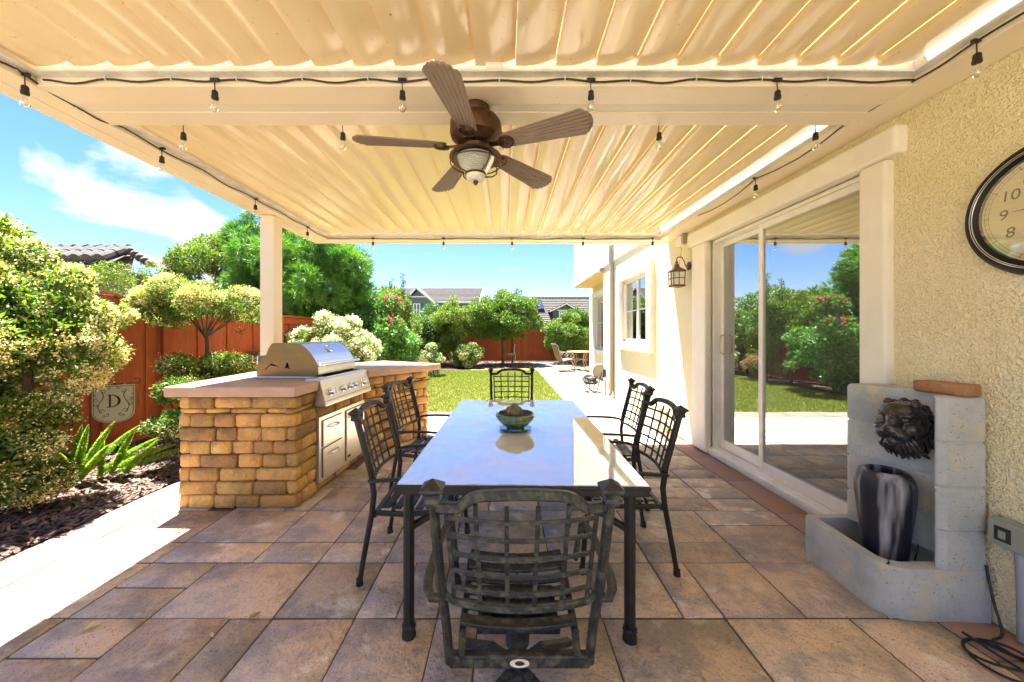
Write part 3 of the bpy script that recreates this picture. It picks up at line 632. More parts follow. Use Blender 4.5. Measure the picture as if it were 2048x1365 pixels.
for k in range(5):
    a = R(190 + 72*k); pitch = R(13)
    # blade in local x (radial) y (side); the side rotated -90 deg from radial is up
    b = MB(); nr = 18; ny = 56; vs = []; fs = []
    for i in range(nr+1):
        t = i/nr; r_ = .17 + t*.505; hw = .050 + .036*t**.8
        if t < .04: hw *= .8
        for j in range(ny+1):
            v = -1 + 2*j/ny; y = v*hw; rr = r_ - .055*(abs(v)**2.4)*max(0, (t-.6)/.4)
            z = .0055*abs(math.sin(math.pi*3.5*(v+1))) - .003
            vs.append((rr, y, z - .20*(t-.3)*.06))
    for i in range(nr):
        for j in range(ny): o = i*(ny+1)+j; fs.append((o, o+ny+1, o+ny+2, o+1))
    b.add(vs, fs)
    mt = Matrix.Rotation(a, 4, 'Z') @ Matrix.Translation((0, 0, -.232)) @ Matrix.Rotation(pitch, 4, 'X').inverted()
    b.xform(mt); bl = b.build('blade', m_blade, fan, smooth=True, angle=60)
    so = bl.modifiers.new('thick', 'SOLIDIFY'); so.thickness = .007
    br = MB(); br.bar((.09, 0, .004), (.16, 0, -.008), .035, .007); br.lathe([(0, -.012), (.03, -.012), (.032, -.006), (.024, -.009), (.02, -.006), (.038, -.004), (.044, -.009), (.046, .0), (0, .0)], (.195, 0, -.008), 24)
    for q in range(8): aa = q*math.pi/4; br.bar((.195, 0, -.021), (.195+.02*math.cos(aa), .02*math.sin(aa), -.021), .003, .003)
    br.xform(mt); br.build('bracket', m_bronze, bl, smooth=True)

# ------------------------------------------------------------------ dining table
TZ = .74; TA = R(-1.2)
tb = thing('dining_table', 'long black metal patio table with a glossy reflective glass top', 'table', (.097, 2.55, 0), TA)
tw, tl = 1.117/2, 2.01/2
g = MB(); g.box(-tw+.006, tw-.006, -tl+.006, tl-.006, TZ-.006, TZ); g.build('glass_top', m_tglass, tb, bevel=.003)
under = MB(); under.box(-tw+.03, tw-.03, -tl+.03, tl-.03, TZ-.014, TZ-.0065)
fr = MB()
for (x0, x1, y0, y1) in ((-tw, tw, -tl, -tl+.03), (-tw, tw, tl-.03, tl), (-tw, -tw+.03, -tl+.03, tl-.03), (tw-.03, tw, -tl+.03, tl-.03)):
    fr.box(x0, x1, y0, y1, TZ-.022, TZ-.0065); fr.box(x0+.006*(x0 < 0), x1-.006*(x1 > 0), y0+.006*(y0 < 0 and y1 < 0), y1-.006*(y1 > 0 and y0 > 0), TZ-.05, TZ-.0225)
fr.build('rim', m_iron, tb, bevel=.004)
for sx_ in (-1, 1):
    for sy_ in (-1, 1):
        x = sx_*(tw-(.065 if sx_ > 0 else .035)); y = sy_*(tl-.09); l = MB()
        l.prism([(x+.025*math.cos(R(22.5+45*k)), y+.025*math.sin(R(22.5+45*k))) for k in range(8)], .03, TZ-.05)
        lg = l.build('leg', m_iron, tb, smooth=True)
        f = MB(); f.lathe([(0, 0), (.034, 0), (.034, .012), (.030, .03), (.030, .045), (.034, .05), (.027, .06), (0, .06)], (x, y, 0), 8); f.build('foot', m_iron, lg)
        b_ = MB(); b_.tube([(x, y, .50), (x*.75, y*.86, .53), (x*.45, y*.75, .55)], .017, 8); b_.build('brace', m_iron, tb, smooth=True)
b_ = MB()
for sy_ in (-1, 1): b_.bar((-.25, sy_*(tl-.09)*.75, .55), (.25, sy_*(tl-.09)*.75, .55), .035, .035)
for sx_ in (-1, 1): b_.bar((sx_*.24, -.68, .553), (sx_*.24, .68, .553), .033, .033)
b_.build('stretcher', m_iron, tb, bevel=.005)
# succulent bowl on the table
bx, by = PX(1031, 0, 1)[0]*2.42, 2.42
pot = thing('succulent_bowl', 'round green glazed bowl with small dry succulents in the middle of the table', 'planter', (.072, 2.45, TZ)); pot.scale = (1.2, 1.2, 1.2)
m_ = MB(); m_.lathe([(0, .0), (.075, 0), (.088, .005), (.093, .012), (.088, .014), (.07, .010), (0, .010)], n=36); m_.build('saucer', m_glaze, pot, smooth=True)
m_ = MB(); m_.lathe([(0, .0115), (.05, .0115), (.055, .02), (.085, .04), (.108, .065), (.114, .08), (.110, .092), (.103, .097), (.098, .094), (.102, .082), (.098, .07), (0, .065)], n=44); m_.build('bowl', m_glaze, pot, smooth=True)
m_ = MB(); m_.lathe([(.0, .086), (.05, .085), (.1005, .080)], n=24); m_.build('soil', m_soil, pot, smooth=True)
for (a, b, c, r_) in ((-.03, 0, .105, .028), (.012, -.012, .105, .03), (-.005, .018, .12, .026), (-.012, -.02, .098, .02)):
    m_ = MB(); m_.ball((a, b, c), (r_, r_, r_*1.05), 16, 12); o = m_.build('succulent', m_cact, pot, smooth=True, angle=180)
# ------------------------------------------------------------------ chairs
def chair(label, m, base='legs'):
    """faces local +y; back posts at y=0 at arm height"""
    c = thing('dining_chair', label, 'chair')
    hw = .25 if base == 'legs' else .243
    def pb(s, z):   # back post line
        if z >= .56: return Vector((s*(hw + .012*(z-.56)/.4), -(z-.56)*.26, z))
        return Vector((s*hw*(.96+.04*z/.56), 0 if base == 'legs' else -(.56-z)*-.12, z))
    for s in (-1, 1):
        p = MB()
        if base == 'legs':
            p.tube([Vector((s*.262, -.075, .02)), Vector((s*.258, -.045, .2)), Vector((s*.252, -.01, .40)), Vector((s*hw, 0, .50)), pb(s, .62), pb(s, .93)], [.014, .015, .016, .0165, .0165, .0155], 8)
        else:
            p.tube([Vector((s*.232, .07, .312)), Vector((s*.238, .045, .45)), Vector((s*hw, 0, .58)), pb(s, .7), pb(s, .93)], [.0155, .0155, .016, .016, .015], 8)
        post = p.build('back_post', m, c, smooth=True)
        q = pb(s, .935); f = MB(); cs = lambda r, z: [(q.x-r, q.y-r, z), (q.x+r, q.y-r, z), (q.x+r, q.y+r, z), (q.x-r, q.y+r, z)]
        lv = [(.017, .915), (.021, .925), (.018, .935), (.020, .945), (.031, .957), (.031, .965)]
        vs = sum([cs(r, z) for r, z in lv], []) + [(q.x, q.y, .988)]
        fs = [(4*i+j, 4*i+(j+1) % 4, 4*i+4+(j+1) % 4, 4*i+4+j) for i in range(5) for j in range(4)] + [(20+j, 20+(j+1) % 4, 24) for j in range(4)]
        f.add(vs, fs); f.build('finial', m, post)
        if base == 'legs':
            f = MB(); f.lathe([(0, 0), (.021, 0), (.021, .012), (.018, .03), (.02, .036), (.014, .042)], (s*.262, -.075, 0), 8); f.build('foot', m, post)
            l = MB(); l.tube([(s*.255, .47, .02), (s*.255, .455, .2), (s*.25, .43, .40), (s*.25, .42, .43)], [.0145, .0155, .017, .016], 8); lo = l.build('leg', m, c, smooth=True)
            f = MB(); f.lathe([(0, 0), (.021, 0), (.021, .012), (.018, .03), (.02, .036), (.014, .042)], (s*.255, .47, 0), 8); f.build('foot', m, lo)
        # arm: leaves the post, bulges out, runs forward and turns down to the seat rail
        a = MB(); pts = [(s*.250, .0, .575), (s*.275, -.012, .585), (s*.292, .015, .592), (s*.300, .06, .598), (s*.300, .16, .604), (s*.298, .28, .604), (s*.292, .38, .598), (s*.285, .43, .575), (s*.27, .435, .50), (s*.255, .43, .42)]
        a.rail([pts[0]]+pts[1:], .030, .018); a.build('arm', m, c, smooth=True, bevel=.006)
    # crest rail: raised arch in the middle with two small shoulders
    cr = []
    for k in range(25):
        t = -1 + k/12; x = t*.245; at = abs(t)
        z = .905 + (.052 if at < .55 else .052*max(0, (1-(at-.55)/.2)) if at < .75 else 0) * (1 - .22*(at/.55)**2 if at < .55 else .78) 
        cr.append((x, -.0-.26*(z-.56) - .028*(1-t*t), z))
    r_ = MB(); r_.rail(cr, .026, .030, (0, 0, 1)); r_.build('crest_rail', m, c, smooth=True, bevel=.006)
    # lattice
    la = []
    def L(u, v):    # u -1..1, v 0..1
        z = .585 + v*.31; return Vector((u*.205*(1+.06*v), -.26*(z-.56) - .035*(1-u*u) - .004, z))
    for i in range(6):
        u = -1 + 2*i/5; top = 1.0 + (.09 if abs(u) < .7 else -.03)
        b = MB(); b.rail([L(u, top*t/6) for t in range(7)], .0125, .007, (0, 1, 0)); b.build('lattice_bar', m, c)
    for v in (.14, .34, .54, .74, .93):
        b = MB(); b.rail([L(-1+t/5, v)+Vector((0, -.004, 0)) for t in range(11)], .007, .012, (0, 0, 1)); b.build('lattice_bar', m, c)
    b = MB(); b.rail([(-.25, -.005, .60)] + [L(-1+t/5, .0)+Vector((0, 0, -.012+.0*t)) for t in range(11)] + [(.25, -.005, .60)], .014, .02, (0, 0, 1)); b.build('lower_back_rail', m, c, bevel=.003)
    # seat
    z0 = .40 if base == 'legs' else .405
    for s in (-1, 1):
        f = MB(); 
        if base == 'legs': f.rail([(s*.235, -.005, z0-.01), (s*.232, .15, z0-.02), (s*.232, .3, z0-.012), (s*.238, .44, z0)], .022, .026)
        else: f.rail([(s*.19, .06, .33), (s*.195, .12, .366), (s*.197, .25, .385), (s*.197, .38, .40), (s*.2, .47, .41)], .024, .028)
        f.build('seat_rail', m, c, bevel=.005)
    if base == 'legs':
        f = MB(); f.rail([(-.25, 0, z0-.02), (.25, 0, z0-.02)], .024, .024); f.build('seat_frame', m, c, bevel=.004); f = MB(); f.rail([(-.25, .44, z0), (.25, .44, z0)], .024, .024); f.build('seat_frame', m, c, bevel=.004)
        ss = [(.06+.062*k, z0-.004-.012*math.sin(math.pi*(k+.5)/6)) for k in range(6)]; sw = .225
    else:
        f = MB(); f.rail([(-.232, .072, .318), (.232, .072, .318)], .03, .042); f.build('bottom_rail', m, c, bevel=.005)
        g_ = MB(); g_.lathe([(0, 0), (.032, 0), (.032, .003), (.026, .003), (.026, .0015), (0, .0015)], n=24, sy=.42); g_.xform(Matrix.Translation((0, .0565, .318)) @ Matrix.Rotation(R(90), 4, 'X')); bd = g_.build('badge', m_frost, c, smooth=True)
        g_ = MB(); g_.ball((0, .0545, .318), (.016, .003, .0075), 12, 8); g_.ball((-.008, .0535, .321), (.005, .002, .004), 8, 6); g_.tube([(.006, .053, .314), (.014, .053, .319), (.018, .053, .316)], .0012, 5); g_.build('crest_emblem', m_black, bd, smooth=True)
        ss = [(.135+.066*k, .378+.0055*k+.0) for k in range(6)]; sw = .20
    for (yy, z) in ss:
        b = MB(); b.rail([(sw*(-1+t/4), yy, z+.022-.020*(1-(-1+t/4)**2)) for t in range(9)], .044, .013); b.build('seat_slat', m, c, bevel=.003)
    if base != 'legs':
        b = MB(); b.box(-.15, .15, .16, .38, .325, .345); b.lathe([(.05, .33), (.045, .22), (.03, .20), (.03, .12), (.05, .10)], (0, .25, 0), 16); b.build('swivel', m, c, smooth=True)
        for s in (-1, 1):
            f = MB(); 
            for q in (-.045, .045): f.lathe([(0, 0), (.014, 0), (.014, .016), (0, .016)], (s*.07+q*.35, .2, .344), 10)
            f.build('bolt', m_black, c, smooth=True)
        for k in range(4):
            a = R(45+90*k); b = MB(); b.rail([(.02*math.cos(a), .25+.02*math.sin(a), .13), (.15*math.cos(a), .25+.15*math.sin(a), .11), (.30*math.cos(a), .25+.30*math.sin(a), .03), (.345*math.cos(a), .25+.345*math.sin(a), .012)], .034, .024); b.build('leg', m, c, bevel=.005)
    return c
G = 'lattice-back patio chairs round the dining table'
ch = chair('nearest swivel chair seen from behind with weathered lattice back and oval badge', m_irond, 'swivel'); ch.location = (.048, 1.11, 0); tag(ch, group=G)
c2 = chair('black lattice side chair on the left nearest the camera', m_iron, 'legs'); tag(c2, group=G)
def put(o, x, y, deg, label=None):
    o.location = (x, y, 0); o.rotation_euler = (0, 0, R(deg))
    if label: o['label'] = label
    return o
put(c2, -.735, 2.24, -90)
put(copy_tree(c2), -.86, 3.2, -97, 'black lattice side chair on the left in front of the grill cabinet')
put(copy_tree(c2), .925, 2.32, 89, 'black lattice side chair on the right nearest the camera beside the sliding door')
put(copy_tree(c2), 1.075, 3.09, 86, 'black lattice side chair on the right farther along, overlapped by the nearer one')
c3 = chair('black lattice swivel chair at the far head of the table before the lawn', m_iron, 'swivel'); put(c3, .08, 4.28, 180); tag(c3, group=G)

# ------------------------------------------------------------------ outdoor kitchen
isl = thing('outdoor_kitchen', 'angled brown stone barbecue island with terracotta concrete worktop', 'kitchen island', (-2.1, 3.8, 0), world=True)
path = [(-2.62, 2.84), (-1.67, 2.84), (-1.664, 3.15), (-1.61, 4.05), (-1.07, 4.97), (-1.92, 5.42), (-2.55, 4.55), (-2.70, 3.9)]
slab = [(-2.685, 2.785), (-1.645, 2.785), (-1.640, 3.135), (-1.76, 3.14), (-1.70, 4.04), (-1.555, 4.045), (-.90, 4.99), (-1.88, 5.51), (-2.62, 4.6), (-2.78, 3.9)]
s_ = MB(); s_.prism(slab, .90, .982); s_.build('worktop', m_slab, isl, bevel=.012, seg=3)
def inset(poly, d):
    out = []; n = len(poly)
    for i in range(n):
        p0, p1, p2 = Vector(poly[i-1]), Vector(poly[i]), Vector(poly[(i+1) % n])
        a = (p1-p0).normalized(); b = (p2-p1).normalized(); na = Vector((-a.y, a.x)); nb = Vector((-b.y, b.x)); m_ = (na+nb).normalized(); out.append(tuple(p1 + m_*d/max(.4, m_.dot(na))))
    return out
s_ = MB(); s_.prism(inset(path, .04), 0, .899); s_.build('core', m_mortar, isl)
bm_cache = {}
def brick_mesh(w, h):
    k = (round(w, 2), round(h, 3), random.randrange(3))
    if k not in bm_cache: bm_cache[k] = chamfer_mesh('brick', k[0]-.009, .085, k[1]-.007, .0135, m_brick, .007)
    return bm_cache[k]
courses = [.108]*7 + [.043, .094]; rb = random.Random(4)
for si in range(len(path)):
    a = Vector(path[si]); b = Vector(path[(si+1) % len(path)]); L_ = (b-a).length; d = (b-a)/L_; nrm = Vector((-d.y, d.x)); ang = math.atan2(d.y, d.x)
    z = 0
    for ci, hc in enumerate(courses):
        grill_seg = si == 2
        st0 = .083 if ci % 2 == 0 else 0
        en = L_ - (0 if ci % 2 == 0 else .083)
        if si in (2, 3): st0 = 0
        if si in (1, 2): en = L_
        ins = .018 if ci == 7 else 0
        s = st0
        while s < en - .02:
            w = rb.choice([.17, .2, .3, .3, .24]); rem = en - s
            if rem < w + .1: w = rem if rem < .38 else rem/2
            skip = grill_seg and 1 <= ci <= 4
            if grill_seg and ci >= 8: skip = True
            if not skip:
                c = a + d*(s+w/2) + nrm*(.0425+ins+rb.uniform(-.003, .003)); o = bpy.data.objects.new('brick', brick_mesh(w, hc)); COL.objects.link(o); o.parent = isl
                l = WL[isl.name]; o.location = (c.x-l[0], c.y-l[1], z+hc/2); o.rotation_euler = (rb.uniform(-.008, .008), rb.uniform(-.008, .008), ang+rb.uniform(-.008, .008))
            s += w
        z += hc
# steel cabinet in the grill segment
A = Vector((-1.664, 3.15)); Bv = Vector((-1.61, 4.05)); dv = (Bv-A).normalized(); outv = Vector((dv.y, -dv.x))
def G3(s, o, z): q = A + dv*s + outv*o; return Vector((q.x, q.y, z))
def gbox(mb, s0, s1, o0, o1, z0, z1):
    vs = [G3(s0,o0,z0),G3(s1,o0,z0),G3(s1,o1,z0),G3(s0,o1,z0),G3(s0,o0,z1),G3(s1,o0,z1),G3(s1,o1,z1),G3(s0,o1,z1)]
    return mb.add(vs, [(0,1,2,3),(7,6,5,4),(4,5,1,0),(5,6,2,1),(6,7,3,2),(7,4,0,3)])
m_ = MB(); gbox(m_, .0, .88, -.05, .016, .07, .655); cab = m_.build('cabinet_frame', m_cab, isl, bevel=.003)
def front(name, s0, s1, z0, z1, par):
    m_ = MB(); gbox(m_, s0-.006, s1+.006, .0162, .018, z0-.006, z1+.006); m_.build('shadow_gap', m_dark, par)
    m_ = MB(); gbox(m_, s0, s1, .0182, .030, z0, z1); o = m_.build(name, m_cab, isl, bevel=.003); return o
def pull(par, s0, s1, z, vertical=False):
    m_ = MB()
    if not vertical:
        m_.tube([G3(s0, .03, z), G3(s0+.012, .058, z), G3((s0+s1)/2, .064, z), G3(s1-.012, .058, z), G3(s1, .03, z)], .0075, 8)
    m_.build('handle', m_chrome, par, smooth=True)
d1 = front('drawer', .045, .375, .385, .615, cab); pull(d1, .13, .29, .545)
d2 = front('drawer', .045, .375, .11, .365, cab); pull(d2, .13, .29, .300)
d3 = front('cabinet_door', .46, .845, .11, .615, cab); pull(d3, .49, .62, .545)
m_ = MB(); gbox(m_, .475, .535, .0302, .0315, .135, .160); m_.build('badge', m_dark, d3)
tx = None
# grill
gr = thing('barbecue_grill', 'built-in stainless steel gas grill with rounded hood and five knobs', 'grill', tuple(G3(.45, -.4, .982)), world=True)
m_ = MB(); gbox(m_, .15, 1.0-.1, -.70, -.0, .984, 1.0); m_.build('base_tray', m_steel, gr, bevel=.004)
prof_h = [(-.62, 1.06), (-.60, 1.20), (-.555, 1.295), (-.50, 1.312), (-.30, 1.308), (-.235, 1.28), (-.17, 1.215), (-.125, 1.15), (-.105, 1.115), (-.095, 1.06), (-.095, 1.015)]
def sweep(mb, prof, s0, s1, thick=0):
    n = len(prof); vs = [G3(s0, o, z) for o, z in prof] + [G3(s1, o, z) for o, z in prof]; fs = [(i, i+1, i+1+n, i+n) for i in range(n-1)]; return mb.add(vs, fs)
m_ = MB(); n = len(prof_h)
# smooth hood curve
def smooth_prof(p, k=6):
    out = []; P_ = [Vector(q) for q in p]
    for i in range(len(P_)-1):
        a, b, c, d = P_[max(i-1, 0)], P_[i], P_[i+1], P_[min(i+2, len(P_)-1)]
        for j in range(k):
            t = j/k; out.append(.5*((2*b) + (c-a)*t + (2*a-5*b+4*c-d)*t*t + (3*b-a-3*c+d)*t**3))
    out.append(P_[-1]); return [tuple(q) for q in out]
hp = smooth_prof(prof_h); sweep(m_, hp, .17, .98-.1); hood = m_.build('hood', m_steel, gr, smooth=True, angle=60)
for s in (.168, .882):
    m_ = MB(); sidep = hp + [(-.30, 1.045), (-.35, 1.06), (-.375, 1.08), (-.385, 1.125), (-.40, 1.13), (-.41, 1.09), (-.43, 1.075), (-.55, 1.12)]
    k = len(sidep); vs = [G3(s-.004, o, z) for o, z in sidep] + [G3(s+.004, o, z) for o, z in sidep]
    m_.add(vs, [tuple(range(k)), tuple(range(k, 2*k))[::-1]] + [(i, i+k, (i+1) % k+k, (i+1) % k) for i in range(k)]); m_.build('hood_side', m_steelside, hood)
    m_ = MB(); sp = [(-.70, 1.0), (-.70, 1.10), (-.66, 1.16), (-.62, 1.19), (-.56, 1.10), (-.40, 1.075), (-.30, 1.05), (-.11, 1.04), (-.11, 1.0)]; k = len(sp); s2 = s+.008*(1 if s < .5 else -1)
    vs = [G3(s2-.003, o, z) for o, z in sp] + [G3(s2+.003, o, z) for o, z in sp]
    m_.add(vs, [tuple(range(k)), tuple(range(k, 2*k))[::-1]] + [(i, i+k, (i+1) % k+k, (i+1) % k) for i in range(k)]); m_.build('side_panel', m_steelside, gr)
m_ = MB(); gbox(m_, .176, .874, -.70, -.69, 1.0, 1.19); m_.build('back_panel', m_steel, gr)
m_ = MB(); gbox(m_, .176, .874, -.66, -.13, 1.0, 1.05); m_.build('firebox', m_dark, gr)
m_ = MB(); m_.tube([G3(.16, -.055, 1.108), G3(.90, -.055, 1.108)], .0125, 12)
m_.build('handle', m_steel, hood, smooth=True)
for s in (.19, .86):
    m_ = MB(); gbox(m_, s-.012, s+.012, -.13, -.045, 1.092, 1.124); m_.build('handle_bracket', m_chrome, hood, bevel=.004)
m_ = MB(); m_.lathe([(0, 0), (.046, 0), (.048, .006), (.040, .010), (.037, .005), (0, .005)], n=28)
c0 = G3(.52, -.2, 1.245); nn = (Vector((outv.x, outv.y, 0))*.66 + Vector((0, 0, .75))).normalized()
m_.xform(Matrix.Translation(c0 + nn*.004) @ nn.to_track_quat('Z', 'Y').to_matrix().to_4x4()); m_.build('thermometer', m_chrome, hood, smooth=True)
m_ = MB()
pp = [(-.11, 1.0), (-.02, 1.0), (.03, .985), (.085, .775), (.085, .755), (-.04, .755), (-.04, .90), (-.11, .99)]; k = len(pp)
vs = [G3(-.01, o, z) for o, z in pp] + [G3(.90, o, z) for o, z in pp]
m_.add(vs, [tuple(range(k)), tuple(range(k, 2*k))[::-1]] + [(i, i+k, (i+1) % k+k, (i+1) % k) for i in range(k)]); m_.build('control_panel', m_cab, gr, bevel=.003)
m_ = MB(); gbox(m_, -.012, .902, .083, .0875, .800, .803); m_.build('panel_groove', m_dark, gr)
pn = (Vector((outv.x, outv.y, 0))*.97 + Vector((0, 0, .25))).normalized(); 
for s, r_ in ((.10, .030), (.32, .026), (.45, .026), (.55, .024), (.74, .03)):
    m_ = MB(); m_.lathe([(r_*1.25, -.002), (r_*1.25, .006), (r_, .010), (r_*.95, .034), (r_*.8, .040), (0, .040)], n=20); m_.box(-.006, .006, -r_*.9, r_*.9, .04, .052)
    m_.xform(Matrix.Translation(G3(s, .060, .87)) @ pn.to_track_quat('Z', 'Y').to_matrix().to_4x4()); m_.build('knob', m_chrome, gr, smooth=True)

# ------------------------------------------------------------------ wall fountain
fo = thing('wall_fountain', 'grey cast concrete wall fountain with low basin and block pattern back', 'fountain', (2.2, 2.0, 0), world=True)
def rounded(poly, r, k=5):
    out = []; n = len(poly)
    for i in range(n):
        p0, p1, p2 = Vector(poly[i-1]), Vector(poly[i]), Vector(poly[(i+1) % n]); rr = r[i] if hasattr(r, '__len__') else r
        a = p1 + (p0-p1).normalized()*rr; b = p1 + (p2-p1).normalized()*rr
        for j in range(k+1): t = j/k; out.append(tuple((1-t)**2*a + 2*t*(1-t)*p1 + t*t*b))
    return out
ob = [(1.90, 2.27), (1.865, 1.80), (1.945, 1.73), (2.355, 1.715), (2.355, 2.27)]
op = rounded(ob, [.05, .06, .06, .01, .01], 5)
ip = rounded([(1.955, 2.215), (1.93, 1.83), (1.985, 1.795), (2.30, 1.80), (2.30, 2.215)], [.02, .03, .03, .02, .02], 5)
n = len(op); v = []; 
for pl, z in ((op, .0), (op, .235), ([((x-2.1)*.985+2.1, (y-2)*.985+2) for x, y in op], .25), ([((x-2.1)*1.02+2.1, (y-2)*1.02+2) for x, y in ip], .25), (ip, .235), (ip, .06)): v += [(x, y, z) for x, y in pl]
fs = []
for i in range(5): fs += [(i*n+j, i*n+(j+1) % n, (i+1)*n+(j+1) % n, (i+1)*n+j) for j in range(n)]
fs = [f[::-1] for f in fs] + [tuple(range(5*n, 6*n))[::-1], tuple(range(n))]
m_ = MB(); m_.add(v, fs); m_.build('basin', m_fount, fo, smooth=True, angle=40)
plan = rounded([(2.14, 2.18), (2.185, 2.065), (2.262, 1.885), (2.235, 1.815), (2.117, 1.752), (2.14, 1.722), (2.335, 1.722), (2.355, 1.75), (2.355, 2.22), (2.13, 2.22)], [.015, .04, .03, .03, .012, .015, .012, .01, .01, .02], 4)
grooves = [.445, .65, .885]; zl = [(.251, 1)]; z = .251
cuts = [(.251, 0), (.425, 0), (.432, .008), (.438, .008), (.445, 0), (.640, 0), (.647, .008), (.653, .008), (.66, 0), (.860, 0), (.867, .008), (.873, .008), (.88, 0), (1.07, 0), (1.085, .006), (1.092, .018)]
v = []; n = len(plan); cxx, cyy = 2.25, 1.97
def shr(p, k):
    dx, dy = p[0]-2.29, p[1]-1.97; l = math.hypot(dx, dy) or 1; return (p[0]-dx/l*k, p[1]-dy/l*k)
for z, k in cuts: v += [(*shr(p, k), z) for p in plan]
fs = []
for i in range(len(cuts)-1): fs += [(i*n+j, i*n+(j+1) % n, (i+1)*n+(j+1) % n, (i+1)*n+j) for j in range(n)]
fs += [tuple(range(n))[::-1], tuple(range((len(cuts)-1)*n, len(cuts)*n))]
m_ = MB(); m_.add(v, [f[::-1] for f in fs]); 
o = m_.build('back_panel', m_fount, fo, smooth=True, angle=35)
m_ = MB(); m_.prism(rounded([(1.94, 2.26), (1.94, 1.8), (2.3, 1.8), (2.3, 2.26)], .03, 3), .055, .10); 
# lion mask
face = MB()
for (c, r_) in (((0, .0, .0), (.085, .075, .10)), ((0, -.055, .045), (.062, .035, .045)), ((0, -.075, -.01), (.028, .045, .055)), ((0, -.105, -.045), (.036, .032, .030)), ((-.028, -.098, -.062), (.028, .028, .024)), ((.028, -.098, -.062), (.028, .028, .024)),
                ((0, -.075, -.095), (.03, .03, .024)), ((-.045, -.055, -.03), (.035, .03, .03)), ((.045, -.055, -.03), (.035, .03, .03)), ((-.034, -.078, .028), (.026, .018, .012)), ((.034, -.078, .028), (.026, .018, .012)), ((-.033, -.074, .008), (.014, .012, .010)), ((.033, -.074, .008), (.014, .012, .010)), ((0, -.125, -.030), (.02, .015, .012))):
    face.ball(c, r_, 20, 14)
mane = MB(); rl = random.Random(9)
for ring_, (rr, ln_, nn_, yy, w_) in enumerate(((.088, .050, 20, -.030, .017), (.098, .062, 26, -.008, .019), (.108, .070, 30, .018, .021))):
    for k in range(nn_):
        a = 2*math.pi*(k+.5*(ring_ % 2))/nn_ + rl.uniform(-.08, .08); sa = math.sin(a); l = ln_*rl.uniform(.8, 1.2)*(1.35 if sa < -.4 else .9); sw = rl.choice([-1, 1])*rl.uniform(.3, .8); grav = .35 if abs(sa) < .8 else 0
        pts = []
        for t in (0, .2, .4, .6, .8, 1):
            rad = rr*.82 + l*t; aa = a + sw*math.sin(t*3.1)*.28 - grav*t*math.cos(a)*.6
            pts.append((rad*math.cos(aa)*.84, yy + .030*t + .006*math.sin(t*6+k), rad*math.sin(aa) + .008 - .02*t*t))
        mane.tube(pts, [w_*.75, w_, w_, w_*.85, w_*.6, .003], 8)
for k in range(9):
    a = -.5*math.pi + (k-4)*.17; pts = [(.05*math.cos(a)*1.1, -.075, .05*math.sin(a)-.03), (.09*math.cos(a), -.07, .10*math.sin(a)-.02), (.12*math.cos(a), -.05, .14*math.sin(a)-.02), (.13*math.cos(a)+.006, -.03, .185*math.sin(a)-.01)]
    mane.tube(pts, [.014, .016, .013, .003], 7)
for (aa) in (60, 120):
    face.ball((.075*math.cos(R(aa))*1.2, -.03, .085), (.02, .015, .022), 10, 8)
no = Vector((-.90, -.44, 0)).normalized(); mt = Matrix.Translation((2.195, 1.945, .915)) @ Matrix.Rotation(math.atan2(no.y, no.x)+R(90), 4, 'Z') @ Matrix.Rotation(R(-8), 4, 'X')
face.v = [(x*1.15, y*1.55-.02, z*1.12+.004) for x, y, z in face.v]; face.xform(mt); mane.xform(mt)
fo2 = face.build('lion_mask', m_lion, fo, smooth=True, angle=180); rm = fo2.modifiers.new('blend', 'REMESH'); rm.mode = 'VOXEL'; rm.voxel_size = .005; rm.use_smooth_shade = True; sm = fo2.modifiers.new('soften', 'SMOOTH'); sm.iterations = 6; sm.factor = .6
mane.build('mane', m_lion, fo2, smooth=True, angle=180)
# vase
va = thing('tall_vase', 'tall black and silver mottled vase standing in the fountain basin', 'vase', (2.10, 1.965, .062))
m_ = MB(); pv = smooth_prof([(0.0, 0), (.085, 0), (.098, .02), (.108, .18), (.130, .38), (.139, .47), (.137, .53), (.116, .575), (.095, .588), (.084, .58), (.086, .55), (.09, .4), (.07, .1)], 5)
m_.lathe([(max(r_, 0)*.88, z) for r_, z in pv], n=44); m_.build('body', m_vase, va, smooth=True, angle=180)
c = MB(); c.tube([PX(1820, 0, 1).x and (2.14, 1.86, .26), (2.155, 1.85, .30), (2.165, 1.86, .27), (2.17, 1.88, .2)], .003, 6); tag(c.build('pump_cord', m_black, smooth=True), 'thin black pump wire looping out beside the vase', 'wire')
b = chamfer_mesh('brick', .205, .10, .055, .008, m_oldbrick, .006); o = link('loose_brick', b); o.location = (2.262, 1.825, 1.122); o.rotation_euler = (0, 0, R(98)); tag(o, 'weathered orange brick lying on top of the fountain back', 'brick')
# ------------------------------------------------------------------ clock
ck = thing('wall_clock', 'large round wall clock with black rim and cream face on the stucco wall', 'clock', (WX-.002, 1.505, 1.955), R(-90))
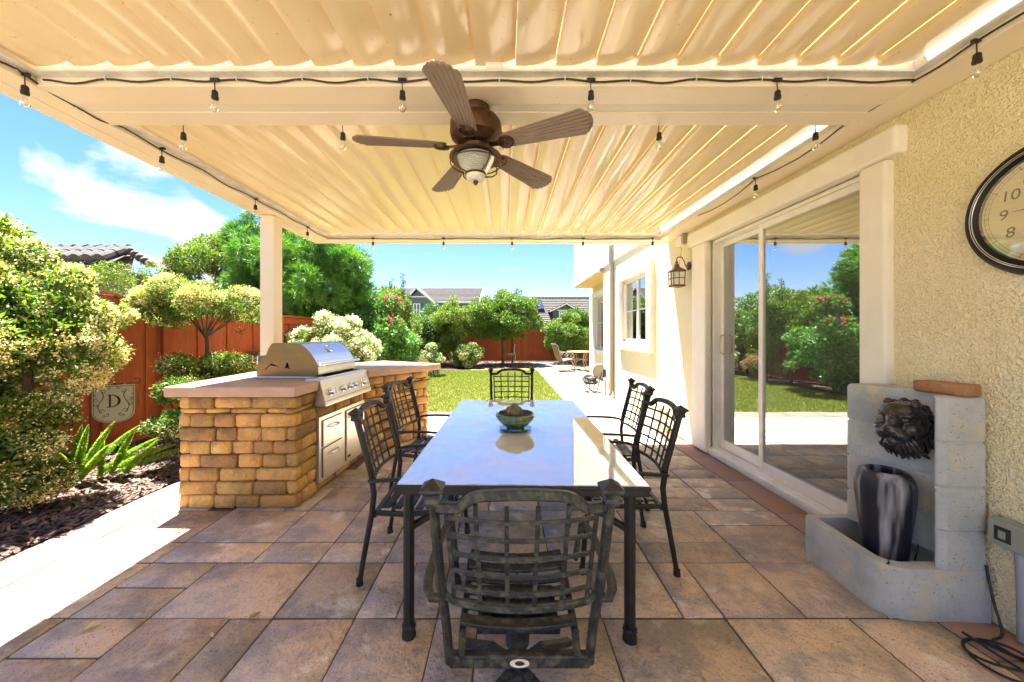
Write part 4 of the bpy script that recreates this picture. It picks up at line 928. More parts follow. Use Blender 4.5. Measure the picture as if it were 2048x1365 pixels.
# local: x = along -Y world..., face looks towards local -y ; z up
RC = .308
def ring(mb, prof, n=64):
    t = MB(); t.lathe(prof, n=n); t.xform(Matrix.Rotation(R(90), 4, 'X')); mb.add(t.v, t.f); return mb
m_ = ring(MB(), [(RC-.012, 0), (RC, .008), (RC, .02), (RC-.012, .036), (RC-.03, .040), (RC-.042, .034), (RC-.048, .024), (RC-.058, .022), (RC-.062, .016)]); m_.build('rim', m_clockrim, ck, smooth=True, angle=50)
m_ = ring(MB(), [(RC-.0315, .041), (RC-.033, .042), (RC-.0345, .041)]); m_.build('rim_line', m_silver, ck, smooth=True); m_ = ring(MB(), [(RC-.0375, .039), (RC-.039, .040), (RC-.0405, .037)]); m_.build('rim_line', m_silver, ck, smooth=True)
m_ = ring(MB(), [(0, .015), (RC-.058, .015)]); m_.build('dial', m_face, ck)
def flat(mb, pts, y): mb.add([(x, -y, z) for x, z in pts], [tuple(range(len(pts)))]); return mb
m_ = MB()
for rr in (.236, .222): 
    for k in range(96):
        a, b = 2*math.pi*k/96, 2*math.pi*(k+1)/96; m_.add([(r_*math.sin(t), -.0158, r_*math.cos(t)) for r_, t in ((rr, a), (rr, b), (rr+.0013, b), (rr+.0013, a))], [(0, 1, 2, 3)])
for k in range(60):
    a = math.pi*k/30; w = .0016 if k % 5 == 0 else .0005; r0, r1 = (.219, .240) if k % 5 == 0 else (.223, .236)
    s, c = math.sin(a), math.cos(a); m_.add([(r0*s-w*c, -.0160, r0*c+w*s), (r0*s+w*c, -.0160, r0*c-w*s), (r1*s+w*c, -.0160, r1*c-w*s), (r1*s-w*c, -.0160, r1*c+w*s)], [(0, 1, 2, 3)])
m_.build('minute_track', m_num, ck)
def catmull(p, k=4):
    P_ = [Vector(q) for q in p]; out = []
    for i in range(len(P_)-1):
        a, b, c, d = P_[max(i-1, 0)], P_[i], P_[i+1], P_[min(i+2, len(P_)-1)]
        for j in range(k):
            t = j/k; out.append(.5*((2*b) + (c-a)*t + (2*a-5*b+4*c-d)*t*t + (3*b-a-3*c+d)*t**3))
    out.append(P_[-1]); return out
def text_mesh(body, size, m, parent, loc, rot, nm='numeral', shear=0):
    cu = bpy.data.curves.new(nm, 'FONT'); cu.body = body; cu.size = size; cu.align_x = 'CENTER'; cu.align_y = 'CENTER'; cu.shear = shear
    ob_ = bpy.data.objects.new(nm+'_tmp', cu); COL.objects.link(ob_); bpy.context.view_layer.update()
    me = bpy.data.meshes.new_from_object(ob_.evaluated_get(bpy.context.evaluated_depsgraph_get())); bpy.data.objects.remove(ob_); bpy.data.curves.remove(cu)
    me.materials.clear(); me.materials.append(m); me.name = nm; o = link(nm, me, parent); o.location = loc; o.rotation_euler = rot; return o
for h_ in range(1, 13):
    a = math.pi*h_/6; o = text_mesh(str(h_), .068, m_num, ck, (.172*math.sin(a), -.0165, .172*math.cos(a)), (R(90), 0, 0), shear=.12)
# small thermometer dial low on the face
m_ = MB()
for rr in (.050, .040):
    for k in range(40):
        a, b = R(-130+k*6.5), R(-130+(k+1)*6.5); m_.add([(r_*math.sin(t), -.0162, -.085+r_*math.cos(t)) for r_, t in ((rr, a), (rr, b), (rr+.0008, b), (rr+.0008, a))], [(0, 1, 2, 3)])
m_.build('sub_dial', m_num, ck)
for i, tx_ in enumerate(('0', '10', '20', '30', '40', '50')): a = R(-125 + i*38); text_mesh(tx_, .015, m_num, ck, (.062*math.sin(a), -.0163, -.085+.062*math.cos(a)), (R(90), 0, 0))
def hand(name, ang, ln, w, y):
    s, c = math.sin(ang), math.cos(ang); m_ = MB(); m_.add([(-.03*s, -y, -.03*c), (w*c, -y, -w*s), (ln*s, -y, ln*c), (-w*c, -y, w*s)], [(0, 1, 2, 3)]); m_.build(name, m_black, ck)
hand('minute_hand', R(-86), .15, .006, .019); hand('hour_hand', R(-140), .10, .007, .018); hand('dial_needle', R(40), .03, .002, .0175)
m_ = ring(MB(), [(0, .021), (.008, .021), (.008, .015)], 16); m_.build('hub', m_black, ck)
m_ = MB(); 
for k in range(1): ring(m_, [(0, .0295), (RC-.06, .0295)], 48)
m_.build('cover_glass', glass_mat('clock_glass', .03, (.97, .97, .95)), ck)

# ------------------------------------------------------------------ outlet, conduit, cable
ox = thing('outlet_box', 'grey green weatherproof outlet box on the wall right of the fountain', 'outlet', (WX, 1.62, .47), world=True)
m_ = MB(); m_.box(WX-.05, WX-.002, 1.555, 1.70, .405, .535); m_.build('box', m_box, ox, bevel=.012, seg=3)
m_ = MB(); m_.box(WX-.072, WX-.0505, 1.562, 1.694, .410, .530); m_.build('cover', m_box, ox, bevel=.009, seg=3)
m_ = MB(); m_.box(WX-.0745, WX-.0715, 1.612, 1.668, .438, .505); m_.build('window_recess', m_dark, ox, bevel=.003)
m_ = MB(); m_.box(WX-.0765, WX-.0748, 1.628, 1.652, .452, .488); m_.build('socket_face', m_box, ox)
m_ = MB(); m_.tube([(WX-.03, 1.612, .402), (WX-.032, 1.608, .35), (WX-.034, 1.602, .25), (WX-.034, 1.60, .01)], .018, 12); m_.build('conduit', m_cond, ox, smooth=True)
pts = []
for k in range(60):
    a = k/60*2*math.pi*2.3; pts.append((2.10 + .10*math.cos(a)*(1-.002*k), 1.50 + .105*math.sin(a), .012 + .0012*k*(.5+.5*math.sin(a*1.3))))
pts = [(2.33, 1.72, .28), (2.31, 1.68, .14), (2.27, 1.62, .03), (2.2, 1.6, .012)] + pts + [(2.15, 1.35, .01), (2.25, 1.2, .01), (2.3, 1.0, .01)]
c = MB(); pts = [tuple(q) for q in catmull(pts)]; c.tube(pts, .0055, 7); tag(c.build('power_cable', m_black, smooth=True), 'black power cable coiled on the paving beside the fountain', 'cable')

# ------------------------------------------------------------------ wall lantern and alarm box
ln = thing('wall_lantern', 'copper coloured square wall lantern with frosted panes beside the sliding door', 'wall lamp', (2.2, 4.56, 2.02), world=True)
lx, ly = 2.205, 4.56
m_ = MB(); m_.lathe([(.0, 0), (.05, 0), (.055, .012), (.045, .02), (0, .025)], n=20); m_.xform(Matrix.Translation((WX-.001, ly, 2.27)) @ Matrix.Rotation(R(-90), 4, 'Y')); m_.build('wall_plate', m_bronze_l, ln, smooth=True)
m_ = MB(); m_.tube([(WX-.02, ly, 2.27), (WX-.05, ly, 2.27), (WX-.07, ly, 2.33), (WX-.10, ly, 2.385), (lx+.02, ly, 2.385), (lx, ly, 2.36), (lx, ly, 2.33)], .0065, 8); m_.build('arm', m_bronze_l, ln, smooth=True)
m_ = MB(); m_.lathe([(0, .34), (.014, .33), (.02, .31), (.012, .30), (.03, .285), (.03, .27), (.05, .245), (.118, .205), (.118, .195), (0, .195)], (lx, ly, 2.0), 4); m_.xform(Matrix.Translation((lx, ly, 0)) @ Matrix.Rotation(R(45), 4, 'Z') @ Matrix.Translation((-lx, -ly, 0))); m_.build('roof', m_bronze_l, ln)
m_ = MB(); hw = .068
for a in (-1, 1):
    for b in (-1, 1): m_.bar((lx+a*hw, ly+b*hw, 2.02), (lx+a*(hw+.005), ly+b*(hw+.005), 2.195), .010, .010)
    for z in (2.02, 2.11):
        m_.bar((lx+a*hw, ly-hw, z), (lx+a*hw, ly+hw, z), .009, .009); m_.bar((lx-hw, ly+a*hw, z), (lx+hw, ly+a*hw, z), .009, .009)
    m_.bar((lx+a*hw, ly, 2.02), (lx+a*hw, ly, 2.195), .006, .006); m_.bar((lx, ly+a*hw, 2.02), (lx, ly+a*hw, 2.195), .006, .006)
m_.box(lx-hw-.008, lx+hw+.008, ly-hw-.008, ly+hw+.008, 2.0, 2.018); m_.build('cage', m_bronze_l, ln)
m_ = MB(); m_.box(lx-hw+.006, lx+hw-.006, ly-hw+.006, ly+hw-.006, 2.022, 2.19); m_.build('glass_panel', m_frost, ln)
al = thing('sensor_box', 'small white alarm box with grey cover high on the wall above the lantern', 'alarm', (WX, 4.72, 2.6), world=True)
m_ = MB(); m_.box(WX-.055, WX-.001, 4.66, 4.80, 2.57, 2.69); m_.build('box', m_white, al, bevel=.006); m_ = MB(); m_.box(WX-.062, WX-.001, 4.60, 4.655, 2.58, 2.70); m_.build('cover', m_beige, al, bevel=.004)

# ------------------------------------------------------------------ hose reel, hose bib
hr = thing('hose_reel', 'metal hose reel stand with black coiled hose by the house corner', 'hose reel', (2.15, 8.6, 0), world=True)
m_ = MB()
for dy in (-.16, .16): m_.tube([(1.98, 8.6+dy, .30), (2.02, 8.6+dy, .08), (2.12, 8.6+dy, .01), (2.18, 8.6+dy, .02), (2.30, 8.6+dy, .48)], .012, 7)
m_.build('stand', m_dark, hr, smooth=True)
m_ = MB(); m_.lathe([(0, 0), (.17, 0), (.18, .012), (.17, .025), (0, .02)], n=28); m_.xform(Matrix.Translation((2.27, 8.52, .50)) @ Matrix.Rotation(R(80), 4, 'X')); m_.build('reel_disc', m_beige, hr, smooth=True)
m_ = MB(); pts = []
for k in range(160): a = k/160*2*math.pi*8; r_ = .16+.03*math.sin(k*.37); pts.append((2.06+r_*1.0*math.cos(a), 8.6+r_*math.sin(a), .20+.0011*k+.02*math.sin(a)))
m_.tube(pts, .010, 6); m_.build('hose', m_black, hr, smooth=True)
fb = thing('hose_bib', 'low wall tap with white pipes near the downspout', 'tap', (2.3, 8.0, .2), world=True)
m_ = MB(); m_.tube([(2.36, 8.1, .35), (2.30, 8.1, .35), (2.29, 8.1, 0)], .014, 8); m_.tube([(2.36, 7.92, .32), (2.32, 7.92, .32), (2.32, 7.92, 0)], .012, 8); m_.build('pipe', m_beige, fb, smooth=True)
m_ = MB(); m_.box(2.26, 2.33, 8.16, 8.22, .40, .58); m_.build('timer_valve', m_dark, fb, bevel=.01)
fb = thing('irrigation_valve', 'two small brass irrigation valves behind the right chairs at the wall foot', 'valve', (2.3, 5.1, 0), world=True)
m_ = MB()
for y_ in (5.05, 5.25): m_.tube([(2.30, y_, 0), (2.30, y_, .25)], .012, 8); m_.lathe([(0, .30), (.03, .295), (.03, .26), (.015, .25)], (2.30, y_, 0), 12)
m_.build('pipe', m_brass, fb, smooth=True)

# ------------------------------------------------------------------ fence
def fence(pts, label, heights, spacing=.185, lean=0, seed=1):
    f = thing('fence', label, 'fence', (*pts[0], 0), world=True); l0 = WL[f.name]; rr = random.Random(seed); plank = {}
    tot = 0; joined = MB(); count = 0
    for si in range(len(pts)-1):
        a = Vector(pts[si]); b = Vector(pts[si+1]); L_ = (b-a).length; d = (b-a)/L_; nrm = Vector((d.y, -d.x)); ang = math.atan2(d.y, d.x); n = max(1, int(L_/spacing)); sp = L_/n
        ha, hb = heights[si], heights[si+1]
        for i in range(n):
            t = (i+.5)/n; c = a.lerp(b, t); h = ha+(hb-ha)*t; back = i % 2
            w = sp*(1.06 if not back else 1.0); k = (round(w, 3), round(h, 2), back)
            if count < 260:
                if k not in plank:
                    m_ = MB(); m_.box(-w/2, w/2, -.009, .009, 0, h-.30); o = m_.build('board', m_wood); plank[k] = o.data; o.parent = f
                    b_ = o
                else: b_ = link('board', plank[k]); b_.parent = f
                off = nrm*(-.022 if back else .0); b_.location = (c.x+off.x-l0[0], c.y+off.y-l0[1], .22); b_.rotation_euler = (0, 0, ang + rr.uniform(-.004, .004)); count += 1
            else:
                q = MB(); q.box(-w/2, w/2, -.009, .009, .22, h-.08); off = nrm*(-.022 if back else 0); q.xform(Matrix.Translation((c.x+off.x, c.y+off.y, 0)) @ Matrix.Rotation(ang, 4, 'Z')); joined.add(q.v, q.f)
        za, zb = ha, hb; A3 = lambda p, z: (p.x, p.y, z)
        m_ = MB(); m_.bar(A3(a, za+.02), A3(b, zb+.02), .15, .036); m_.build('cap_rail', m_wood, f)
        m_ = MB(); m_.bar(A3(a+nrm*.020, za-.06), A3(b+nrm*.020, zb-.06), .022, .12); m_.build('top_rail', m_wood, f)
        m_ = MB(); m_.bar(A3(a+nrm*.020, .20), A3(b+nrm*.020, .20), .028, .12); m_.build('bottom_rail', m_wood, f)
        m_ = MB(); m_.bar(A3(a+nrm*.004, .07), A3(b+nrm*.004, .07), .03, .14); m_.build('kick_board', m_wood, f)
        np_ = max(1, round(L_/2.3))
        for i in range(np_+1):
            if i == 0 and si > 0: continue
            c = a.lerp(b, i/np_); h = ha+(hb-ha)*i/np_; m_ = MB(); m_.bar((c.x+nrm.x*.05, c.y+nrm.y*.05, 0), (c.x+nrm.x*.05, c.y+nrm.y*.05, h), .095, .095, (d.x, d.y, 0)); m_.build('post', m_wood, f, bevel=.004)
    if joined.v: q = joined.build('far_boards', m_wood, f); q['kind'] = 'stuff'
    return f
FD = Vector((.442, .897)); P1 = Vector((-4.98, 4.38))
fpt = lambda s: tuple(P1 + FD*s)
fence([fpt(-3.6), fpt(.03), fpt(.60), fpt(2.12)], 'rusty red board fence on the left behind the flowering shrubs', [1.88, 1.88, 1.72, 1.70], seed=2)
q = fpt(2.12)
fence([q, (q[0]+.02, 18.4)], 'rusty red fence running back along the garden behind the bougainvillea', [1.70, 1.70], seed=3)
fence([(q[0]+.15, 18.4), (9, 18.4)], 'rusty red board fence across the far end of the garden', [1.75, 1.75], seed=4)

# ------------------------------------------------------------------ flag with the letter D
fl = thing('garden_flag', 'cream shield shaped garden flag with black letter D and scrolls on a wire stand', 'flag', (-4.43, 4.02, 0), R(27))
FW, FH, FZ = .175, .42, .40
def shield(k=1.0):
    pts = [(-FW*k, FH*(.5+.5*k)-.0), (FW*k, FH*(.5+.5*k))]
    for t in range(0, 13): a = t/12; pts.append((FW*k*math.cos(a*math.pi), FH*.30 - (FH*.27+.02*k)*k*math.sin(a*math.pi)**.8))
    return pts
def flatz(name, pts, y, m, par, th=.002):
    n = len(pts); q = MB(); q.add([(x, -y, FZ+z) for x, z in pts] + [(x, -y+th, FZ+z) for x, z in pts], [tuple(range(n)), tuple(range(n, 2*n))[::-1]] + [(i, i+n, (i+1) % n+n, (i+1) % n) for i in range(n)]); return q.build(name, m, par)
cl_o = flatz('cloth', shield(), 0, m_flag, fl)
brd = MB(); sp = shield(.93); 
for i in range(len(sp)):
    a = Vector((sp[i][0], -.003, FZ+sp[i][1])); b = Vector((sp[(i+1) % len(sp)][0], -.003, FZ+sp[(i+1) % len(sp)][1])); brd.bar(a, b, .001, .004, (0, 0, 1) if abs(a.x-b.x) > abs(a.z-b.z) else (1, 0, 0))
brd.build('printed_border', m_ink, cl_o)
sc = MB()
def ribbon(pts, w=.006):
    P_ = [Vector((x, z)) for x, z in pts]; vs = []; n = len(P_)
    for i, p in enumerate(P_):
        d = (P_[min(i+1, n-1)]-P_[max(i-1, 0)]); d = d.normalized() if d.length else Vector((1, 0)); q = Vector((-d.y, d.x))*w/2*(1 if .1 < i/n < .85 else .6); vs += [(p.x-q.x, -.0032, FZ+p.y-q.y), (p.x+q.x, -.0032, FZ+p.y+q.y)]
    sc.add(vs, [(2*i, 2*i+1, 2*i+3, 2*i+2) for i in range(n-1)])
def curl(cx_, cz, r0, a0, turns, sx_=1, w=.005): ribbon([(sx_*(cx_ + r0*(1-t/26)*math.cos(R(a0)+t/26*turns*2*math.pi)), cz + r0*(1-t/26)*math.sin(R(a0)+t/26*turns*2*math.pi)) for t in range(25)], w)
for s in (-1, 1):
    ribbon([(s*(.105+.022*math.sin(t/10*math.pi*2)), .12+.24*t/10) for t in range(11)], .007)
    curl(.085, .345, .028, 0, 1.2, s); curl(.10, .125, .03, 180, -1.2, s); curl(.14, .26, .026, 200, 1.3, s); curl(.14, .20, .022, 100, -1.2, s); curl(.045, .385, .024, 20, 1.2, s); curl(.055, .09, .024, 0, -1.2, s); curl(.155, .31, .014, 0, 1.2, s, .004); curl(.025, .425, .012, 300, 1, s, .004); curl(.085, .065, .016, 30, 1, s, .004)
for (a, b) in ((0, .44), (-.014, .425), (.014, .425)): sc.add([(a-.007, -.0034, FZ+b), (a, -.0034, FZ+b-.014), (a+.007, -.0034, FZ+b), (a, -.0034, FZ+b+.014)], [(0, 1, 2, 3)])
sc.build('scrollwork', m_ink, cl_o)
D = MB()
def rect(x0, x1, z0, z1): D.add([(x0, -.004, FZ+z0), (x1, -.004, FZ+z0), (x1, -.004, FZ+z1), (x0, -.004, FZ+z1)], [(0, 1, 2, 3)])
rect(-.038, -.022, .175, .305); rect(-.056, -.03, .305, .312); rect(-.056, -.03, .168, .175)
out_ = []; in_ = []
for t in range(17): a = R(90-180*t/16); out_.append((-.025+.083*math.cos(a), .24+.072*math.sin(a))); in_.append((-.025+.062*math.cos(a), .24+.064*math.sin(a)))
D.add([(x, -.004, FZ+z) for x, z in out_+in_], [(i, i+1, i+18, i+17) for i in range(16)]); rect(-.03, -.0249, .304, .312); rect(-.03, -.0249, .168, .176); D.build('letter_d', m_ink, cl_o)
m_ = MB(); m_.tube([(-FW-.01, -.004, 0), (-FW-.012, -.004, .5), (-FW-.014, -.004, FZ+FH+.01), (FW+.02, -.004, FZ+FH+.012)], .006, 6)
m_.tube([(-FW-.014+.045*math.cos(a)-.045, -.004, FZ+FH-.03+.045*math.sin(a)) for a in [R(90+t*20) for t in range(15)]], .0045, 6)
m_.tube([(FW+.02+.03*math.cos(a), -.004, FZ+FH+.04+.03*math.sin(a)) for a in [R(-90+t*20) for t in range(13)]], .0045, 6)
m_.build('stand', m_dark, fl, smooth=True)

# ------------------------------------------------------------------ foliage
def clumps_in(c, r, k, rc, seed, low=-1.0):
    rg = np.random.default_rng(seed); out = []
    while len(out) < k:
        d = rg.normal(size=3); d /= np.linalg.norm(d)
        if d[2] < low: continue
        u = rg.uniform(.35, 1)**.6; stray = rg.uniform() < .14; u = u*(rg.uniform(1.05, 1.28) if stray else 1); out.append((c[0]+d[0]*r[0]*u, c[1]+d[1]*r[1]*u, c[2]+d[2]*r[2]*u, rc*(rg.uniform(.3, .5) if stray else rg.uniform(.5, 1.25))))
    return np.array(out)
def foliage(name, cl, n, size, m, parent, seed=0, cr=None, aspect=.45, up=.5, grp=1, spread=.6, flat_=.8, outer=.55, topbias=0, shape='leaf', fold=.15, gj=None):
    rg = np.random.default_rng(seed); ng = n//grp; w = cl[:, 3]**2
    if cr is not None: ow = (cl[:, :3]-np.array(cr[0]))/np.array(cr[1]); ol = np.linalg.norm(ow, axis=1); w = w*np.clip(ol, .05, 1)**3
    ci = rg.choice(len(cl), ng, p=w/w.sum()); c = cl[ci]
    d = rg.normal(size=(ng, 3)); d[:, 2] += topbias
    if cr is not None: d += 1.5*ow[ci]/(ol[ci][:, None]+.1)
    d /= np.linalg.norm(d, axis=1)[:, None]
    u = rg.uniform(outer**2, 1.05, ng)**.5; pos = c[:, :3] + d*(c[:, 3]*u)[:, None]*np.array([1, 1, flat_])
    keep = pos[:, 2] > .03; pos = pos[keep]; d = d[keep]; ng = len(pos)
    tdir = d + rg.normal(size=(ng, 3))*.5; tdir[:, 2] += up*.5; tdir /= np.linalg.norm(tdir, axis=1)[:, None]
    pos = np.repeat(pos, grp, 0); tdir = np.repeat(tdir, grp, 0); d = np.repeat(d, grp, 0); N_ = len(pos)
    t = tdir + rg.normal(size=(N_, 3))*spread; t /= np.linalg.norm(t, axis=1)[:, None]
    if grp > 1: pos = pos + rg.normal(size=(N_, 3))*(gj if gj else size*.25)
    nn = d*.5 + rg.normal(size=(N_, 3))*.55 + np.array([0, 0, up]); s = np.cross(t, nn); s /= np.linalg.norm(s, axis=1)[:, None]+1e-9; nv = np.cross(s, t)
    sz = size*rg.uniform(.6, 1.3, N_)[:, None]; hw = sz*aspect/2
    a = pos; b = pos + t*sz*.45 + s*hw + nv*sz*fold; e = pos + t*sz; f_ = pos + t*sz*.45 - s*hw + nv*sz*fold
    V = np.stack([a, b, e, f_], 1).reshape(-1, 3); k = np.arange(N_)*4
    Fa = np.concatenate([np.stack([k, k+1, k+2], 1), np.stack([k, k+2, k+3], 1)])
    o = npmesh(name, V, Fa, m, parent); o['kind'] = 'stuff'; return o
def trunk(root, pts, r0, r1, name='trunk'):
    m_ = MB(); n = len(pts); m_.tube(pts, [r0+(r1-r0)*i/(n-1) for i in range(n)], 8); return m_.build(name, m_bark, root, smooth=True)
def limbs(root, base, cl, k, r, seed):
    rg = random.Random(seed); m_ = MB(); idx = rg.sample(range(len(cl)), min(k, len(cl)))
    for i in idx:
        e = Vector(cl[i][:3]); b = Vector(base); mid = b.lerp(e, .5) + Vector((rg.uniform(-.1, .1), rg.uniform(-.1, .1), .05)); m_.tube([b, mid, e], [r, r*.6, r*.2], 6)
    m_.build('branch', m_bark, root, smooth=True)
def plant(name, label, cat, c, r, k, rc, n, size, m, seed, trunk_to=None, n_l=10, tr=.05, group=None, low=-1, flowers=None, **kw):
    root = thing(name, label, cat, (c[0], c[1], 0), group=group, world=True); cl = clumps_in(c, r, k, rc, seed, low)
    foliage('crown', cl, n, size, m, root, seed+1, **kw)
    zb = max(.1, c[2]-r[2]*.75)
    if trunk_to is not None:
        zb = trunk_to; trunk(root, [(c[0], c[1], -.05), (c[0]+.03, c[1], zb*.5), (c[0], c[1]+.02, zb)], tr*1.3, tr)
    else: trunk(root, [(c[0], c[1], -.05), (c[0], c[1], zb+.1)], tr*1.2, tr)
    limbs(root, (c[0], c[1], zb), cl, n_l, tr*.6, seed)
    if flowers:
        for i, (fn, fs, fm, sel, kk) in enumerate(flowers):
            sub = cl if sel is None else cl[[j for j in range(len(cl)) if sel(cl[j])]]
            if len(sub): foliage('blossom', sub, fn, fs, fm, root, seed+20+i, cr=(c, r), aspect=.8, outer=.82, **kk)
    return root, cl
SG = 'flowering privets along the left fence'
# near flowering privet: dense lower dome and irregular sprays
plant('flowering_privet', 'large cream flowering privet reaching over the edging at the left edge of the picture', 'shrub', (-3.83, 2.85, 1.46), (.50, .45, .46), 34, .20, 10000, .058, m_lprivet, 101, group=SG, tr=.03,
   flowers=[(36000, .017, m_blossom, None, dict(gj=.018, grp=26, spread=1.2, up=.6, topbias=.5))])
plant('flowering_privet', 'tallest cream flowering privet, cut by the left edge of the picture', 'shrub', (-4.68, 3.1, 1.58), (.66, .5, .98), 54, .24, 17000, .06, m_lprivet, 105, group=SG, tr=.03,
   flowers=[(46000, .018, m_blossom, None, dict(gj=.020, grp=26, spread=1.2, up=.6, topbias=.5))])
r2, c2_ = plant('flowering_privet', 'umbrella shaped cream flowering privet in front of the fence beside the barbecue island', 'shrub', (-3.98, 4.72, 1.75), (.72, .5, .30), 34, .20, 12000, .042, m_lprivet, 111, group=SG, tr=.022, trunk_to=1.35, low=-.6,
   flowers=[(24000, .0145, m_blossom, None, dict(gj=.018, grp=26, spread=1.2, up=.6, topbias=.5))])
plant('flowering_privet', 'low spreading privet branch with few flowers behind the island worktop', 'shrub', (-3.75, 4.55, .93), (.55, .4, .20), 22, .15, 9000, .045, m_lprivet, 121, group=SG, tr=.02, flowers=[(7000, .012, m_blossom, None, dict(gj=.022, grp=12, spread=1.2, topbias=.3))])
plant('trailing_vine', 'thin grey green vine tangled over the left fence top below the neighbour roof', 'vine', (-5.25, 4.95, 2.0), (.85, .25, .36), 40, .14, 10000, .035, m_lbright, 131, aspect=.28, tr=.015)
plant('small_shrub', 'low dark leafed shrub between the fence and the island left side', 'shrub', (-3.42, 3.75, .62), (.25, .3, .32), 14, .12, 3200, .05, m_ldark, 135, tr=.012, flowers=[(1800, .012, m_blossom, None, dict(gj=.022, grp=10, spread=1.2))])
plant('ground_shrub', 'dark green low leaves under the large privet beside the mulch', 'shrub', (-4.0, 2.75, .58), (.56, .42, .54), 40, .15, 12000, .055, m_lprivet, 137, tr=.012, flowers=[(14000, .015, m_blossom, None, dict(gj=.022, grp=12, spread=1.2))])
# fern pine
kw = dict(aspect=.075, grp=22, spread=.5, up=.35, outer=.8, fold=.0, gj=.012)
plant('fern_pine', 'tall bright green fern pine right of the patio post', 'tree', (-4.55, 8.3, 2.55), (1.5, 1.2, 1.35), 80, .36, 110000, .17, m_lpodo, 201, trunk_to=1.6, tr=.09, n_l=14, **kw)
plant('fern_pine', 'leaning fern pine crown seen left of the patio post', 'tree', (-5.75, 8.6, 3.1), (.62, .8, 1.25), 32, .32, 46000, .17, m_lpodo, 211, trunk_to=1.8, tr=.08, n_l=8, **kw)
plant('neighbour_tree', 'rounded green tree beyond the fence left of the fern pines', 'tree', (-10.8, 13, 3.5), (1.2, 1.1, 1.6), 40, .5, 26000, .12, m_lbright, 221, aspect=.35, trunk_to=2, tr=.12)
# white jasmine
plant('white_flower_shrub', 'mound of white star jasmine behind the grill hood', 'shrub', (-3.25, 6.6, 1.15), (.85, .6, .52), 80, .15, 13000, .05, m_lbright, 231, tr=.03, flowers=[(17000, .030, m_whiteb, None, dict(grp=4, spread=1.2, topbias=.3, gj=.02))])
plant('flowering_privet', 'sunlit privet right of the patio post behind the grill', 'shrub', (-4.35, 6.1, 1.15), (.4, .4, .55), 16, .2, 6000, .045, m_lprivet, 236, group=SG, tr=.02, flowers=[(12000, .014, m_blossom, None, dict(gj=.022, grp=12, spread=1.2))])
# bougainvillea
plant('bougainvillea', 'big green bougainvillea with magenta flowers beyond the barbecue island', 'shrub', (-2.95, 8.4, 1.15), (.95, .9, 1.05), 56, .3, 26000, .075, m_lbou, 241, aspect=.62, tr=.05,
   flowers=[(260, .055, m_magenta, lambda q: q[2] > 1.5 and q[1] < 8.3, dict(grp=6, spread=1.2, topbias=.4))])
plant('climbing_shrub', 'lighter green shrub rising with thin upright shoots behind the bougainvillea', 'shrub', (-3.35, 10.2, 1.85), (.5, .8, .95), 34, .26, 13000, .07, m_lbright, 251, aspect=.5, tr=.04)
for i, (px, top, z_) in enumerate(((782, 555, 10.6), (806, 545, 10.8), (815, 585, 10.5))):
    t = thing('upright_shoot', ['slender leafy shoot left of the tallest one above the shrubs', 'tallest thin leafy shoot against the sky left of the grey house gable', 'short thin leafy shoot right of the tallest one'][i], 'plant', (PX(px, 0, z_).x, z_, 0), group='thin shoots above the shrubs', world=True)
    x = PX(px, 0, z_).x; zt = PX(px, top, z_).z; cl = np.array([(x+random.uniform(-.04, .04), z_, z, .07*(1-.4*k/16)) for k, z in enumerate(np.linspace(1.6, zt-.08, 17))]); foliage('leaves', cl, 900, .06, m_ldark, t, 260+i, aspect=.3); trunk(t, [(x, z_, 0), (x, z_, zt)], .012, .004, 'stem')
plant('white_flower_shrub', 'small grey green shrub with white flowers at the lawn corner', 'shrub', (-2.42, 12.0, .62), (.38, .4, .55), 22, .17, 6000, .05, m_ldark, 271, tr=.02, flowers=[(3600, .03, m_whiteb, None, dict(grp=3, spread=1.2))])
plant('citrus_tree', 'yellow green bushy tree left of the central tree by the back fence', 'tree', (-2.25, 15.6, 1.75), (.98, .8, 1.1), 52, .32, 22000, .085, m_lbright, 281, tr=.05, trunk_to=.9)
plant('garden_tree', 'rounded dark green tree with a single trunk in the centre of the far bed', 'tree', (-.10, 16.2, 2.15), (1.65, 1.3, 1.0), 80, .38, 42000, .095, m_lmid, 291, tr=.06, trunk_to=1.1, n_l=16)
t, _ = plant('garden_tree', 'ragged top shoots of the small tree behind the central one', 'tree', (.35, 17.2, 2.75), (1.0, .6, .75), 34, .24, 7000, .09, m_ldark, 295, tr=.04, trunk_to=1.6, aspect=.35)
plant('flowering_bush', 'low round bush with pink and orange flowers at the end of the lawn', 'shrub', (-1.62, 14.6, .52), (.78, .6, .45), 34, .2, 10000, .06, m_lbou, 301, tr=.02, flowers=[(3200, .035, m_pink, None, dict(grp=3, spread=1.2)), (900, .035, m_whiteb, None, dict(grp=3, spread=1.2))])
plant('orange_bush', 'round clipped bush with orange flowers beside the left of the lawn', 'shrub', (-3.0, 10.9, .5), (.5, .6, .45), 24, .2, 7000, .05, m_lbright, 306, tr=.02, flowers=[(5000, .03, m_pink, None, dict(grp=3, spread=1.2, topbias=.4))])
plant('garden_tree', 'glossy green tree beside the house corner above the beige chair', 'tree', (3.0, 17.0, 1.35), (1.05, .8, 1.0), 56, .32, 24000, .085, m_lmid, 311, tr=.06, trunk_to=.8)
plant('garden_tree', 'darker tree crown behind the one at the house corner', 'tree', (3.9, 18.0, 2.2), (.9, .6, .6), 26, .3, 9000, .09, m_ldark, 315, tr=.06, trunk_to=1.5)
